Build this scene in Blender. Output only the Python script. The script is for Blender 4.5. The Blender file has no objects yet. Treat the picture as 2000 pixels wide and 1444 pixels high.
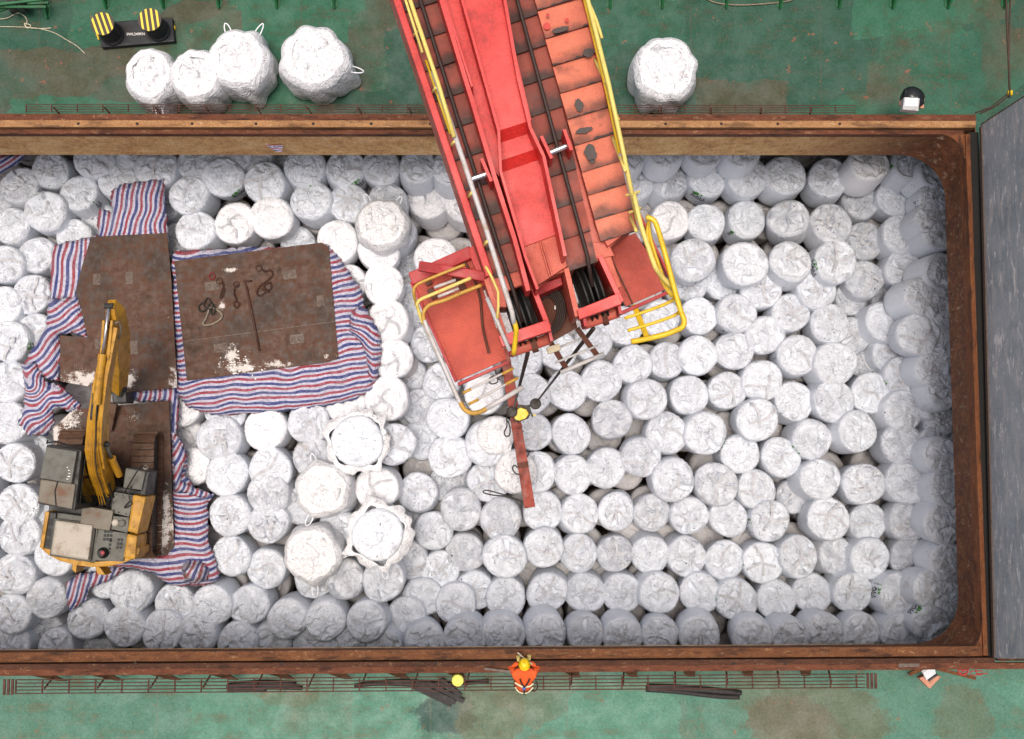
import bpy, bmesh, math, random
import numpy as np
from mathutils import Vector, Matrix
from mathutils.geometry import delaunay_2d_cdt

# ------------------------------------------------------------------ camera, sky, sun, exposure
SC = bpy.context.scene
COL = SC.collection
HC = 20.0                       # camera height above the deck
F = 2000.0                      # focal length in photo pixels
NAD = (972.0, 858.0)            # where straight down falls in the photo
ROLL = math.radians(-0.15)

dn = Vector(((NAD[0]-1000)/F, -(NAD[1]-722)/F, -1)).normalized()
up = -dn
yv = Vector((math.sin(ROLL), math.cos(ROLL), 0)); yv = (yv - up*yv.dot(up)).normalized()
xv = yv.cross(up)
RM = Matrix((xv, yv, up))       # camera axes -> world
cam = bpy.data.cameras.new('camera'); cam.lens = 36.0; cam.sensor_width = 36.0
cam.clip_start = 0.1; cam.clip_end = 3000
camo = bpy.data.objects.new('camera', cam); COL.objects.link(camo)
camo.matrix_world = Matrix.Translation((0, 0, HC)) @ RM.to_4x4()
SC.camera = camo

SUN_EL, SUN_AZ = 87.0, 250.0    # from the near (lower) side of the picture
w = bpy.data.worlds.new('World'); SC.world = w; w.use_nodes = True
nt = w.node_tree; bg = nt.nodes['Background']
sky = nt.nodes.new('ShaderNodeTexSky'); sky.sky_type = 'NISHITA'; sky.sun_disc = False
sky.sun_elevation = math.radians(SUN_EL); sky.sun_rotation = math.radians(SUN_AZ)
sky.air_density = 0.7; sky.dust_density = 8.0; sky.ozone_density = 0.0
nt.links.new(sky.outputs[0], bg.inputs[0]); bg.inputs[1].default_value = 0.12
sl = bpy.data.lights.new('sun', 'SUN'); sl.energy = 1.35; sl.angle = math.radians(24); sl.color = (1, .96, .9)
so = bpy.data.objects.new('sun', sl); COL.objects.link(so)
az, el = math.radians(SUN_AZ), math.radians(SUN_EL)
so.rotation_euler = Vector((math.sin(az)*math.cos(el), math.cos(az)*math.cos(el), math.sin(el))).to_track_quat('Z', 'Y').to_euler()
so.location = (0, -20, 40)
SC.view_settings.view_transform = 'Standard'; SC.view_settings.look = 'None'
SC.view_settings.exposure = 0.3; SC.view_settings.gamma = 1.0
try:
    SC.cycles.max_bounces = 6; SC.cycles.diffuse_bounces = 3; SC.cycles.glossy_bounces = 2
except Exception: pass

def P(px, py, z):
    """world point at height z seen at photo pixel (px, py)"""
    d = RM @ Vector(((px-1000)/F, -(py-722)/F, -1))
    t = (z - HC)/d.z
    return Vector((d.x*t, d.y*t, z))
def ppm(z): return F/(HC-z)     # photo pixels per metre at height z

# ------------------------------------------------------------------ material helpers
def lin(r, g, b):
    f = lambda c: (c/255/12.92) if c/255 <= .04045 else ((c/255+.055)/1.055)**2.4
    return (f(r), f(g), f(b), 1)
class NT:
    def __init__(s, name):
        s.m = bpy.data.materials.new(name); s.m.use_nodes = True
        s.t = s.m.node_tree; s.b = s.t.nodes['Principled BSDF']
        s.obj = None
    def n(s, typ, **k):
        n = s.t.nodes.new('ShaderNode'+typ)
        for a, v in k.items(): setattr(n, a, v)
        return n
    def lk(s, a, b): s.t.links.new(a, b)
    def setv(s, sock, v):
        if hasattr(v, 'node'): s.lk(v, sock)
        else: sock.default_value = v
    def coord(s, kind='Object'):
        return s.n('TexCoord').outputs[kind]
    def pos(s): return s.n('NewGeometry').outputs['Position']
    def mapping(s, v, scale=(1,1,1), rot=(0,0,0), loc=(0,0,0)):
        m = s.n('Mapping'); s.lk(v, m.inputs[0]); m.inputs['Scale'].default_value = scale
        m.inputs['Rotation'].default_value = rot; m.inputs['Location'].default_value = loc
        return m.outputs[0]
    def noise(s, v, scale=5, det=4, rough=.55, dist=0.0):
        n = s.n('TexNoise'); s.lk(v, n.inputs['Vector']); n.inputs['Scale'].default_value = scale
        n.inputs['Detail'].default_value = det; n.inputs['Roughness'].default_value = rough; n.inputs['Distortion'].default_value = dist
        return n.outputs['Fac']
    def noisec(s, v, scale=5, det=3):
        n = s.n('TexNoise'); s.lk(v, n.inputs['Vector']); n.inputs['Scale'].default_value = scale; n.inputs['Detail'].default_value = det
        return n.outputs['Color']
    def vor(s, v, scale=5, feature='DISTANCE_TO_EDGE', metric=None, out='Distance', rnd=1.0):
        n = s.n('TexVoronoi', feature=feature)
        if metric: n.distance = metric
        s.lk(v, n.inputs['Vector']); n.inputs['Scale'].default_value = scale; n.inputs['Randomness'].default_value = rnd
        return n.outputs[out]
    def ramp(s, f, lo, hi, a=0.0, b=1.0):
        n = s.n('MapRange'); n.interpolation_type = 'SMOOTHSTEP'; s.lk(f, n.inputs[0])
        for i, v in enumerate((lo, hi, a, b)): n.inputs[i+1].default_value = v
        return n.outputs[0]
    def math(s, op, a, b=0.0, clamp=False):
        n = s.n('Math', operation=op); n.use_clamp = clamp
        s.setv(n.inputs[0], a); s.setv(n.inputs[1], b); return n.outputs[0]
    def vmath(s, op, a, b):
        n = s.n('VectorMath', operation=op); s.setv(n.inputs[0], a); s.setv(n.inputs[1], b); return n.outputs[0]
    def mix(s, f, a, b, mode='MIX'):
        n = s.n('Mix', data_type='RGBA', blend_type=mode)
        s.setv(n.inputs[0], f); s.setv(n.inputs[6], a); s.setv(n.inputs[7], b); return n.outputs[2]
    def cramp(s, f, stops):
        n = s.n('ValToRGB'); s.lk(f, n.inputs[0]); e = n.color_ramp.elements
        while len(e) < len(stops): e.new(.5)
        for el_, (p, c) in zip(e, stops): el_.position = p; el_.color = c
        return n.outputs[0]
    def bump(s, h, st=.3, dist=.02, prev=None):
        n = s.n('Bump'); n.inputs['Strength'].default_value = st; n.inputs['Distance'].default_value = dist
        s.lk(h, n.inputs['Height'])
        if prev is not None: s.lk(prev, n.inputs['Normal'])
        return n.outputs[0]
    def done(s, col, rough=.6, normal=None, metal=0.0, spec=None):
        s.setv(s.b.inputs['Base Color'], col); s.setv(s.b.inputs['Roughness'], rough); s.b.inputs['Metallic'].default_value = metal
        if spec is not None: s.b.inputs['Specular IOR Level'].default_value = spec
        if normal is not None: s.lk(normal, s.b.inputs['Normal'])
        return s.m

def paint(name, col, dirt=lin(60,42,30), amt=.5, scale=3.0, rough=.5, chips=.0, fade=None, metal=0, bump=.15):
    """weathered paint or metal: grime clouds, fine grain, optional rust chips and fading"""
    s = NT(name); v = s.coord('Object')
    v = s.vmath('ADD', v, s.n('ObjectInfo').outputs['Location'])
    n1 = s.noise(v, scale, 6, .62); n2 = s.noise(v, scale*7, 4, .6)
    c = col
    if fade: c = s.mix(s.ramp(s.noise(v, scale*.6, 3), .38, .66), col, fade)
    f = s.ramp(s.math('ADD', s.math('MULTIPLY', n1, .75), s.math('MULTIPLY', n2, .25)), .5, .72, 0, amt)
    c = s.mix(f, c, dirt)
    g = s.ramp(s.noise(v, scale*30, 2), .35, .7, .82, 1.08)
    gm = s.n('CombineColor'); [s.lk(g, gm.inputs[i]) for i in range(3)]
    c = s.mix(1.0, c, gm.outputs[0], 'MULTIPLY')
    if chips:
        k = s.ramp(s.noise(v, scale*4.5, 5, .7), .64, .67, 0, chips)
        c = s.mix(k, c, lin(92, 48, 28))
    return s.done(c, s.ramp(n1, .3, .7, max(.05, rough-.12), rough+.15), s.bump(n2, bump, .01), metal)

def plain(name, col, rough=.6, metal=0, var=.25, scale=8):
    s = NT(name); v = s.coord('Object')
    g = s.ramp(s.noise(v, scale, 5), .3, .7, 1-var, 1+var*.3)
    gm = s.n('CombineColor'); [s.lk(g, gm.inputs[i]) for i in range(3)]
    return s.done(s.mix(1.0, col, gm.outputs[0], 'MULTIPLY'), rough, s.bump(s.noise(v, scale*6, 3), .1, .01), metal)

# ------------------------------------------------------------------ mesh helpers
def obj(name, bm, mat, parent=None, smooth=False):
    me = bpy.data.meshes.new(name)
    bm.normal_update()
    bm.to_mesh(me); bm.free()
    if smooth:
        for p in me.polygons: p.use_smooth = True
    if mat: me.materials.append(mat)
    o = bpy.data.objects.new(name, me); COL.objects.link(o)
    if parent: o.parent = parent
    return o
def recentre(o):
    """put a free-standing mesh object's origin at its base"""
    me = o.data; n = len(me.vertices); a = np.empty(n*3); me.vertices.foreach_get('co', a); a = a.reshape(-1, 3)
    c = Vector(((a[:,0].min()+a[:,0].max())/2, (a[:,1].min()+a[:,1].max())/2, a[:,2].min()))
    me.transform(Matrix.Translation(-c)); o.location = c
    return o
def tag(o, label, cat, group=None):
    o['label'] = label; o['category'] = cat
    if group: o['group'] = group
    return o
def struct(o): o['kind'] = 'structure'; return o
def thing(name, loc, label, cat, group=None):
    o = bpy.data.objects.new(name, None); COL.objects.link(o); o.location = loc; o.empty_display_size = .2
    return tag(o, label, cat, group)
def part(root, name, bm, mat, smooth=False):
    """mesh built in world coordinates, parented under root (an Empty without rotation, or a part)"""
    o = obj(name, bm, mat, None, smooth)
    r = root; off = Vector((0,0,0))
    while r is not None: off += r.location; r = r.parent
    o.data.transform(Matrix.Translation(-off)); o.parent = root
    return o
def add_prism(bm, pts, z0, z1, bev=0.0):
    """vertical prism over plan points (Vectors), z0 bottom, z1 top; bev rounds its edges"""
    pts = [Vector(p) for p in pts]
    area = sum(a.x*b.y-b.x*a.y for a, b in zip(pts, pts[1:]+pts[:1]))
    if area < 0: pts.reverse()
    n0 = set(bm.verts)
    b = [bm.verts.new((p.x, p.y, z0)) for p in pts]; t = [bm.verts.new((p.x, p.y, z1)) for p in pts]
    fs = [bm.faces.new(t), bm.faces.new(list(reversed(b)))]
    n = len(pts)
    for i in range(n): fs.append(bm.faces.new((b[i], b[(i+1)%n], t[(i+1)%n], t[i])))
    if bev:
        es = list({e for f in fs for e in f.edges})
        bmesh.ops.bevel(bm, geom=es, offset=bev, segments=2, affect='EDGES', profile=.6)
def pxprism(bm, poly, ztop, zbot, bev=0.0, zref=None):
    zr = ztop if zref is None else zref
    add_prism(bm, [P(x, y, zr) for x, y in poly], zbot, ztop, bev)
def add_box(bm, c, size, rot=None, bev=0.0):
    m = Matrix.Translation(c) @ (rot.to_4x4() if rot else Matrix.Identity(4)) @ Matrix.Diagonal((size[0], size[1], size[2], 1))
    r = bmesh.ops.create_cube(bm, size=1, matrix=m)
    if bev:
        es = list({e for v in r['verts'] for e in v.link_edges})
        bmesh.ops.bevel(bm, geom=es, offset=bev, segments=2, affect='EDGES', profile=.6)
def add_beam(bm, a, b, wid, hei, upv=(0,0,1), bev=0.0, w2=None, h2=None):
    a, b = Vector(a), Vector(b); d = (b-a).normalized(); u = Vector(upv)
    s = d.cross(u).normalized(); u = s.cross(d).normalized()
    w2 = w2 or wid; h2 = h2 or hei
    vs = []
    for p, ww, hh in ((a, wid, hei), (b, w2, h2)):
        for sx, sy in ((-1,-1),(1,-1),(1,1),(-1,1)): vs.append(bm.verts.new(p + s*sx*ww/2 + u*sy*hh/2))
    fs = [bm.faces.new([vs[i] for i in q]) for q in ((3,2,1,0),(4,5,6,7),(0,1,5,4),(1,2,6,5),(2,3,7,6),(3,0,4,7))]
    if bev: bmesh.ops.bevel(bm, geom=list({e for f in fs for e in f.edges}), offset=bev, segments=2, affect='EDGES', profile=.6)
def add_tube(bm, pts, r, n=8, closed=False, radii=None):
    pts = [Vector(p) for p in pts]; m = len(pts); rings = []
    prev = None
    for i, p in enumerate(pts):
        if closed: d = pts[(i+1)%m]-pts[i-1]
        else: d = pts[min(i+1, m-1)]-pts[max(i-1, 0)]
        d.normalize()
        if prev is None:
            s = d.cross(Vector((0,0,1)));
            if s.length < 1e-3: s = d.cross(Vector((1,0,0)))
        else: s = prev - d*prev.dot(d)
        s.normalize(); prev = s; u = d.cross(s); rr = radii[i] if radii else r
        rings.append([bm.verts.new(p + (s*math.cos(2*math.pi*k/n)+u*math.sin(2*math.pi*k/n))*rr) for k in range(n)])
    rng = range(m) if closed else range(m-1)
    for i in rng:
        A, B = rings[i], rings[(i+1)%m]
        for k in range(n): bm.faces.new((A[k], A[(k+1)%n], B[(k+1)%n], B[k]))
    if not closed:
        bm.faces.new(list(reversed(rings[0]))); bm.faces.new(rings[-1])
def add_lathe(bm, c, prof, n=32, axis=None, caps=True):
    """prof: (radius, height) pairs, turned about axis (a 3x3 rotation) at c"""
    rings = []; R = axis or Matrix.Identity(3); c = Vector(c)
    for r, h in prof:
        rings.append([bm.verts.new(c + R @ Vector((r*math.cos(2*math.pi*k/n), r*math.sin(2*math.pi*k/n), h))) for k in range(n)])
    for A, B in zip(rings, rings[1:]):
        for k in range(n): bm.faces.new((A[k], A[(k+1)%n], B[(k+1)%n], B[k]))
    if caps: bm.faces.new(list(reversed(rings[0]))); bm.faces.new(rings[-1])
def smooth_path(pts, k=6, closed=False):
    pts = [Vector(p) for p in pts]; out = []; m = len(pts)
    for i in range(m if closed else m-1):
        p0 = pts[i-1] if (closed or i) else pts[0]; p1 = pts[i]; p2 = pts[(i+1)%m]
        p3 = pts[(i+2)%m] if (closed or i+2 < m) else pts[-1]
        for j in range(k):
            t = j/k
            out.append(.5*((2*p1)+(p2-p0)*t+(2*p0-5*p1+4*p2-p3)*t*t+(3*p1-p0-3*p2+p3)*t**3))
    if not closed: out.append(pts[-1])
    return out
def rot_align(d):
    return Vector(d).to_track_quat('Z', 'Y').to_matrix()
def inpoly(x, y, poly):
    c = False; n = len(poly)
    for i in range(n):
        x1, y1 = poly[i]; x2, y2 = poly[i-1]
        if (y1 > y) != (y2 > y) and x < (x2-x1)*(y-y1)/(y2-y1)+x1: c = not c
    return c
def text_bm(body, size):
    cu = bpy.data.curves.new('lettering', 'FONT'); cu.body = body; cu.size = size; cu.align_x = 'CENTER'; cu.align_y = 'CENTER'; cu.offset = size*.018
    o = bpy.data.objects.new('lettering', cu); COL.objects.link(o)
    dg = bpy.context.evaluated_depsgraph_get(); me = bpy.data.meshes.new_from_object(o.evaluated_get(dg))
    bm = bmesh.new(); bm.from_mesh(me)
    bpy.data.objects.remove(o); bpy.data.curves.remove(cu); bpy.data.meshes.remove(me)
    bmesh.ops.triangulate(bm, faces=bm.faces)
    return bm

DK = -3.3                       # deck level
# ------------------------------------------------------------------ materials of the ship
def deck_mat(name, g1, g2, brown, bare, wear, spots=()):
    s = NT(name); v = s.pos()
    wv = s.vmath('ADD', v, s.vmath('MULTIPLY', s.noisec(v, 2.2, 6), (.5, .35, 0)))
    cell = s.vor(s.mapping(wv, (.42, .62, 1)), 1.0, 'F1', 'CHEBYCHEV', 'Color', .85)
    sp = s.n('SeparateColor'); s.lk(cell, sp.inputs[0])
    c = s.mix(s.ramp(sp.outputs[0], .3, .7), g1, g2)
    big = s.noise(wv, .55, 5, .6); mid = s.noise(v, 2.2, 6, .68); fine = s.noise(v, 22, 5, .7); grit = s.noise(v, 120, 3, .6)
    br = s.math('MULTIPLY', s.ramp(s.math('ADD', s.math('MULTIPLY', big, .55), s.math('MULTIPLY', sp.outputs[1], .3)), .42, .56), wear)
    c = s.mix(br, c, brown)
    smear = s.noise(s.mapping(v, (.5, 2.6, 1)), 1.6, 7, .75)
    sm = s.ramp(s.math('ADD', s.math('MULTIPLY', mid, .35), s.math('ADD', s.math('MULTIPLY', smear, .35), s.math('MULTIPLY', fine, .3))), .51, .60, 0, .75)
    c = s.mix(sm, c, brown)
    for (px, py, rx, ry, col, am) in spots:
        q = P(px, py, DK); kx, ky = ppm(DK)/rx, ppm(DK)/ry; e = s.mapping(v, (kx, ky, 0), (0, 0, 0), (-q.x*kx, -q.y*ky, 0))
        ln = s.n('VectorMath', operation='LENGTH'); s.lk(e, ln.inputs[0])
        c = s.mix(s.ramp(s.math('ADD', s.math('MULTIPLY', s.math('ADD', mid, big), .7), s.math('MULTIPLY', ln.outputs['Value'], -.6)), .08, .2, 0, am), c, col)
    rst = s.ramp(s.math('ADD', s.math('MULTIPLY', s.noise(v, 3.3, 6, .72), .8), s.math('MULTIPLY', fine, .2)), .605, .64, 0, .75)
    c = s.mix(rst, c, bare)
    blk = s.ramp(s.noise(v, 14, 4, .6), .69, .72, 0, .7); c = s.mix(blk, c, lin(30, 34, 30))
    g = s.ramp(s.math('ADD', s.math('MULTIPLY', grit, .6), s.math('MULTIPLY', fine, .4)), .36, .64, .55, 1.3)
    gm = s.n('CombineColor'); [s.lk(g, gm.inputs[i]) for i in range(3)]
    c = s.mix(1.0, c, gm.outputs[0], 'MULTIPLY')
    # weld seams between the deck plates
    sx = s.n('SeparateXYZ'); s.lk(v, sx.inputs[0])
    seam = s.ramp(s.math('ABSOLUTE', s.math('SUBTRACT', s.math('FRACT', s.math('MULTIPLY', sx.outputs[0], .33)), .5)), .004, .010, .3, 0)
    c = s.mix(seam, c, brown)
    return s.done(c, s.ramp(mid, .3, .7, .45, .8), s.bump(s.math('ADD', fine, s.math('MULTIPLY', grit, .5)), .25, .01))
M = {}
M['deck_far'] = deck_mat('dark green deck paint', lin(26, 92, 66), lin(18, 72, 52), lin(70, 66, 46), lin(132, 72, 48), .8)
M['deck_near'] = deck_mat('faded green deck paint', lin(76, 128, 106), lin(68, 116, 96), lin(94, 100, 78), lin(120, 88, 56), .6, ((1600, 1400, 150, 60, lin(88, 98, 76), .85), (1540, 1420, 90, 60, lin(94, 92, 72), .7), (1880, 1400, 60, 70, lin(84, 98, 76), .7), (870, 1395, 60, 40, lin(38, 66, 60), .8), (960, 1400, 70, 60, lin(96, 98, 72), .6), (560, 1360, 60, 22, lin(90, 98, 72), .5)))

def rust_mat(name, stops, stretch, rot=0.0, pale=.5, dark=1.0):
    s = NT(name); v = s.mapping(s.pos(), (1, 1, 1), (0, 0, rot))
    st = s.mapping(v, stretch)
    a = s.noise(st, 1.1, 8, .72, .3); b = s.noise(s.mapping(v, (1, 1.8, 1.8)), 6, 7, .75); g = s.noise(v, 55, 5, .75)
    f = s.math('ADD', s.math('MULTIPLY', a, .45), s.math('ADD', s.math('MULTIPLY', b, .35), s.math('MULTIPLY', g, .2)))
    c = s.cramp(f, stops)
    sc = s.ramp(s.math('ADD', s.math('MULTIPLY', s.noise(s.mapping(v, (1.6, 4, 4)), 3.0, 8, .78), .7), s.math('MULTIPLY', g, .3)), .55, .62, 0, pale)
    c = s.mix(sc, c, lin(206, 178, 136))
    dk = s.ramp(s.math('ADD', s.math('MULTIPLY', s.noise(s.mapping(v, (.6, 2.5, 2.5)), 2.2, 8, .75), .75), s.math('MULTIPLY', g, .25)), .50, .60, 0, .85*dark)
    c = s.mix(dk, c, lin(46, 28, 20))
    gr = s.ramp(g, .3, .7, .5, 1.3)
    gm = s.n('CombineColor'); [s.lk(gr, gm.inputs[i]) for i in range(3)]
    c = s.mix(1.0, c, gm.outputs[0], 'MULTIPLY')
    return s.done(c, .8, s.bump(s.math('ADD', b, g), .6, .012), 0, .3)
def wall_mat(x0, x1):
    s = NT('rusted coaming steel with painted sunlight'); v = s.pos()
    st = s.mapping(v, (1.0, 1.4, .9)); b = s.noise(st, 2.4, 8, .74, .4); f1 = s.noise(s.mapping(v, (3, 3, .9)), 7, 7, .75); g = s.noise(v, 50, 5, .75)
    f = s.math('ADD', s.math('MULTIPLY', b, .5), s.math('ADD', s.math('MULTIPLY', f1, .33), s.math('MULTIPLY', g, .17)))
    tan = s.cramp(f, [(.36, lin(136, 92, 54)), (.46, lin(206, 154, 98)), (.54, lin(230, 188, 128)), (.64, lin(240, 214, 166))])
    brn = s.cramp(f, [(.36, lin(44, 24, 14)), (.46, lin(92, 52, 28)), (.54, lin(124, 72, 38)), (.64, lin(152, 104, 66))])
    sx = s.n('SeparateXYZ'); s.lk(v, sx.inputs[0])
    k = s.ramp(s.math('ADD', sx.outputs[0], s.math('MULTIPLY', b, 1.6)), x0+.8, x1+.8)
    c = s.mix(k, tan, brn)  # paler tan paints sunlight on the far wall, browner towards the end
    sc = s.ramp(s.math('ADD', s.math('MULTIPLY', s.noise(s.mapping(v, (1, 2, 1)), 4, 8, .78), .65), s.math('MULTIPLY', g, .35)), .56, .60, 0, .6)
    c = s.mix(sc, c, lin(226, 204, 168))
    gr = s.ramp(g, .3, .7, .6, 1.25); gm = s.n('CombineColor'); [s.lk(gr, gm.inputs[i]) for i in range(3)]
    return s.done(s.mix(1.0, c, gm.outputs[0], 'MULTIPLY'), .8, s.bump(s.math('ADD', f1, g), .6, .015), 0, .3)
def rs(*cs): return [(.22+.56*i/(len(cs)-1), lin(*c)) for i, c in enumerate(cs)]
M['rust_tan'] = rust_mat('tan rusted steel', rs((120,80,48), (180,134,86), (212,172,118), (226,194,144)), (.7, 2.2, 1.6), 0, .7, .5)
M['rust_red'] = rust_mat('red brown rusted steel', rs((58,30,20), (92,50,32), (116,70,48), (136,92,66)), (.7, 2.4, 1.8), 0, .35)
M['rust_orange'] = rust_mat('orange brown rusted steel', rs((48,28,18), (90,54,32), (120,76,44), (140,98,62)), (.7, 2.4, 1.8), 0, .35)
M['rust_rail'] = rust_mat('worn tan rail steel', rs((100,64,40), (148,104,68), (178,134,90), (200,160,114)), (.7, 2.2, 1.6), 0, .6, .7)
M['rust_dark'] = rust_mat('dark rusted steel', rs((36,20,14), (62,36,24), (88,54,36), (104,76,56)), (.7, 2.4, 1.8), 0, .3)
M['rust_side'] = rust_mat('deep brown rusted steel', rs((64,34,20), (104,58,32), (132,80,46), (152,104,68)), (.7, 2.4, 1.8), math.pi/2, .3)
M['rust_bar'] = paint('thin rusty bar', lin(84, 50, 38), lin(40, 24, 18), .7, 6, .8)
M['black_gap'] = plain('blackened rubber', lin(26, 24, 22), .8)
M['hold'] = paint('dim hold plating', lin(132, 112, 98), lin(70, 52, 42), .7, .8, .8)

# ------------------------------------------------------------------ hatch: deck, coaming, hold
DK = -3.3                       # deck level
ZC, ZL = DK+1.35, DK-.4              # coaming top and lower lip
XL_ = -18.0                     # the hatch runs on past the picture
YT = P(1000, 303, ZL).y; YB = P(900, 1263, ZL).y; XR_ = P(1862, 880, ZL).x
YTo = P(1000, 221, ZC).y; YBo = P(1000, 1315, ZC).y; XRo = P(1926, 760, ZC).x
YTi = P(1000, 258, ZC).y; YBi = P(1000, 1290, ZC).y; XRi = P(1905, 760, ZC).x
def rrect(x0, x1, y0, y1, r, n=10, rl=.5):
    """outline of the hatch, square at the far (unseen) end, rounded at the seen end"""
    pts = [(x0, y0)]
    for k in range(n+1): a = -math.pi/2 + math.pi/2*k/n; pts.append((x1-r+r*math.cos(a), y0+r+r*math.sin(a)))
    for k in range(n+1): a = math.pi/2*k/n; pts.append((x1-r+r*math.cos(a), y1-r+r*math.sin(a)))
    pts.append((x0, y1)); return pts
def strip(outl, inl, zo, zi, sel=None):
    bm = bmesh.new(); n = len(outl)
    A = [bm.verts.new((x, y, zo)) for x, y in outl]; B = [bm.verts.new((x, y, zi)) for x, y in inl]
    for i in range(n):
        j = (i+1) % n
        if sel and not sel(i): continue
        bm.faces.new((A[i], A[j], B[j], B[i]))
    bmesh.ops.delete(bm, geom=[v for v in bm.verts if not v.link_faces], context='VERTS')
    return bm
# deck sheets
def sheet(name, x0, x1, y0, y1, z, mat):
    bm = bmesh.new(); add_prism(bm, [Vector((x0,y0,0)), Vector((x1,y0,0)), Vector((x1,y1,0)), Vector((x0,y1,0))], z-.2, z)
    return struct(obj(name, bm, mat))
sheet('deck', -26, 20, YT+.12, 10.9, DK, M['deck_far'])
sheet('deck', -26, 20, -10.5, YB-.12, DK, M['deck_near'])
sheet('deck', XR_+.12, 20, YB-.118, YT+.118, DK-.002, M['deck_far'])
sheet('deck', -26, XL_-.1, YB-.118, YT+.118, DK-.002, M['deck_far'])
water = plain('harbour water', lin(60, 84, 84), .12)
sheet('water', -120, 120, 11.2, 120, -7, water); sheet('water', -120, 120, -120, -10.8, -7, water)
# hold: side walls behind the overhang, and its floor
bm = bmesh.new()
o1 = [(XL_-1, YB-3.6), (XR_+4.2, YB-3.6), (XR_+4.2, YT+3.9), (XL_-1, YT+3.9)]
A = [bm.verts.new((x, y, DK-.21)) for x, y in o1]; B = [bm.verts.new((x, y, -12)) for x, y in o1]
for i in range(4): bm.faces.new((A[i], A[(i+1)%4], B[(i+1)%4], B[i]))
bm.faces.new(B)
struct(obj('hold', bm, M['hold']))

# coaming: a thing with its wall and the stepped rails along its top as parts
coam = thing('hatch_coaming', (0, 0, 0), 'rust brown steel coaming framing the open cargo hold', 'hatch coaming')
n = 12
lo = rrect(XL_, XR_, YB, YT, 1.05, n); hi = rrect(XL_, XRi, YBi, YTi, .62, n)
N = len(lo); last = N-1
top_i = {N-2}; bot_i = {0}
bm = bmesh.new()                                   # inner wall in rows, so the corner flares
rows = []
for k in range(7):
    t = k/6; e = t**1.0
    rows.append([bm.verts.new((a[0]*(1-e)+b[0]*e, a[1]*(1-e)+b[1]*e, ZL*(1-t)+(ZC-.1)*t)) for a, b in zip(lo, hi)])
for r0, r1 in zip(rows, rows[1:]):
    for i in range(N-1): bm.faces.new((r0[i], r0[i+1], r1[i+1], r1[i]))
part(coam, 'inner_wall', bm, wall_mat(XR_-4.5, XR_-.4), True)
def longbar(name, ya, yb, z0, z1, mat, x1, bev=.012, x0=XL_):
    bm = bmesh.new(); add_prism(bm, [Vector((x0,ya,0)), Vector((x1,ya,0)), Vector((x1,yb,0)), Vector((x0,yb,0))], z0, z1, bev)
    return part(coam, name, bm, mat, False)
# far side rails
y258, y250, y234, y221 = YTi, P(1000,250,ZC).y, P(1000,235,ZC).y, YTo
longbar('rail', y258-.02, y250-.012, ZC-.3, ZC-.09, M['rust_red'], XRi-.02)
longbar('rail', y250+.012, y234-.005, ZC-.5, ZC+.0, M['rust_rail'], XRo-.02)
longbar('outer_ledge', y234+.004, y221, ZC-.16, ZC-.07, M['rust_red'], XRo+.02)
# near side rails
b1, b2, b3 = P(1000,1275,ZC).y, P(1000,1291,ZC).y, P(1000,1302,ZC).y
longbar('rail', b1+.06, YBi+.012, ZC-.30, ZC-.06, M['rust_orange'], XRi-.05)
longbar('rail', YBi-.012, b3+.004, ZC-.5, ZC+.01, M['rust_dark'], XRo-.02)
longbar('outer_ledge', b3-.004, YBo, ZC-.14, ZC-.05, M['rust_red'], XRo+1.2)
# seen end rails
bm = bmesh.new(); add_prism(bm, [Vector((XRi-.0,YBi+.02,0)), Vector((XRi+.1,YBi+.02,0)), Vector((XRi+.1,YTi-.02,0)), Vector((XRi,YTi-.02,0))], ZC-.4, ZC-.05, .01)
part(coam, 'rail', bm, M['rust_side'])
bm = bmesh.new(); add_prism(bm, [Vector((XRi+.105,YBi-.05,0)), Vector((XRo+.1,YBi-.05,0)), Vector((XRo+.1,YTi+.05,0)), Vector((XRi+.105,YTi+.05,0))], ZC-.5, ZC-.14, .01)
part(coam, 'rubber_seal', bm, M['black_gap'])
bm = bmesh.new(); add_prism(bm, [Vector((XRo+.12,b3+.01,0)), Vector((XRo+3,b3+.01,0)), Vector((XRo+3,YBi+.6,0)), Vector((XRo+.12,YBi+.6,0))], DK+.2, ZC-.16, .01)
part(coam, 'end_ledge', bm, M['rust_dark'])
# corner webs: the flat steel between the rounded wall and the square rails
for ys, yin, yo in ((1, YTi, YTi), (-1, YBi, YBi)):
    bm = bmesh.new(); pts = []
    arc = hi[1:n+2] if ys < 0 else hi[n+2:2*n+3]
    poly = [Vector((x, y, 0)) for x, y in arc]
    corner = Vector((XRi, yin, 0))
    f = [bm.verts.new((p.x, p.y, ZC-.1)) for p in poly] + [bm.verts.new((corner.x, corner.y, ZC-.1))]
    bm.faces.new(f); part(coam, 'corner_web', bm, M['rust_side'])
# outer walls of the coaming, down to the deck
for name, ya, yb, m in (('outer_wall', y234+.02, y234+.04, M['rust_red']), ('outer_wall', b3-.04, b3-.02, M['rust_red'])):
    longbar(name, ya, yb, DK, ZC-.17, m, XRo, 0)
bm = bmesh.new(); add_prism(bm, [Vector((XRo+.02,b3,0)), Vector((XRo+.04,b3,0)), Vector((XRo+.04,y234,0)), Vector((XRo+.02,y234,0))], DK, ZC-.15)
part(coam, 'outer_wall', bm, M['rust_red'])
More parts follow.
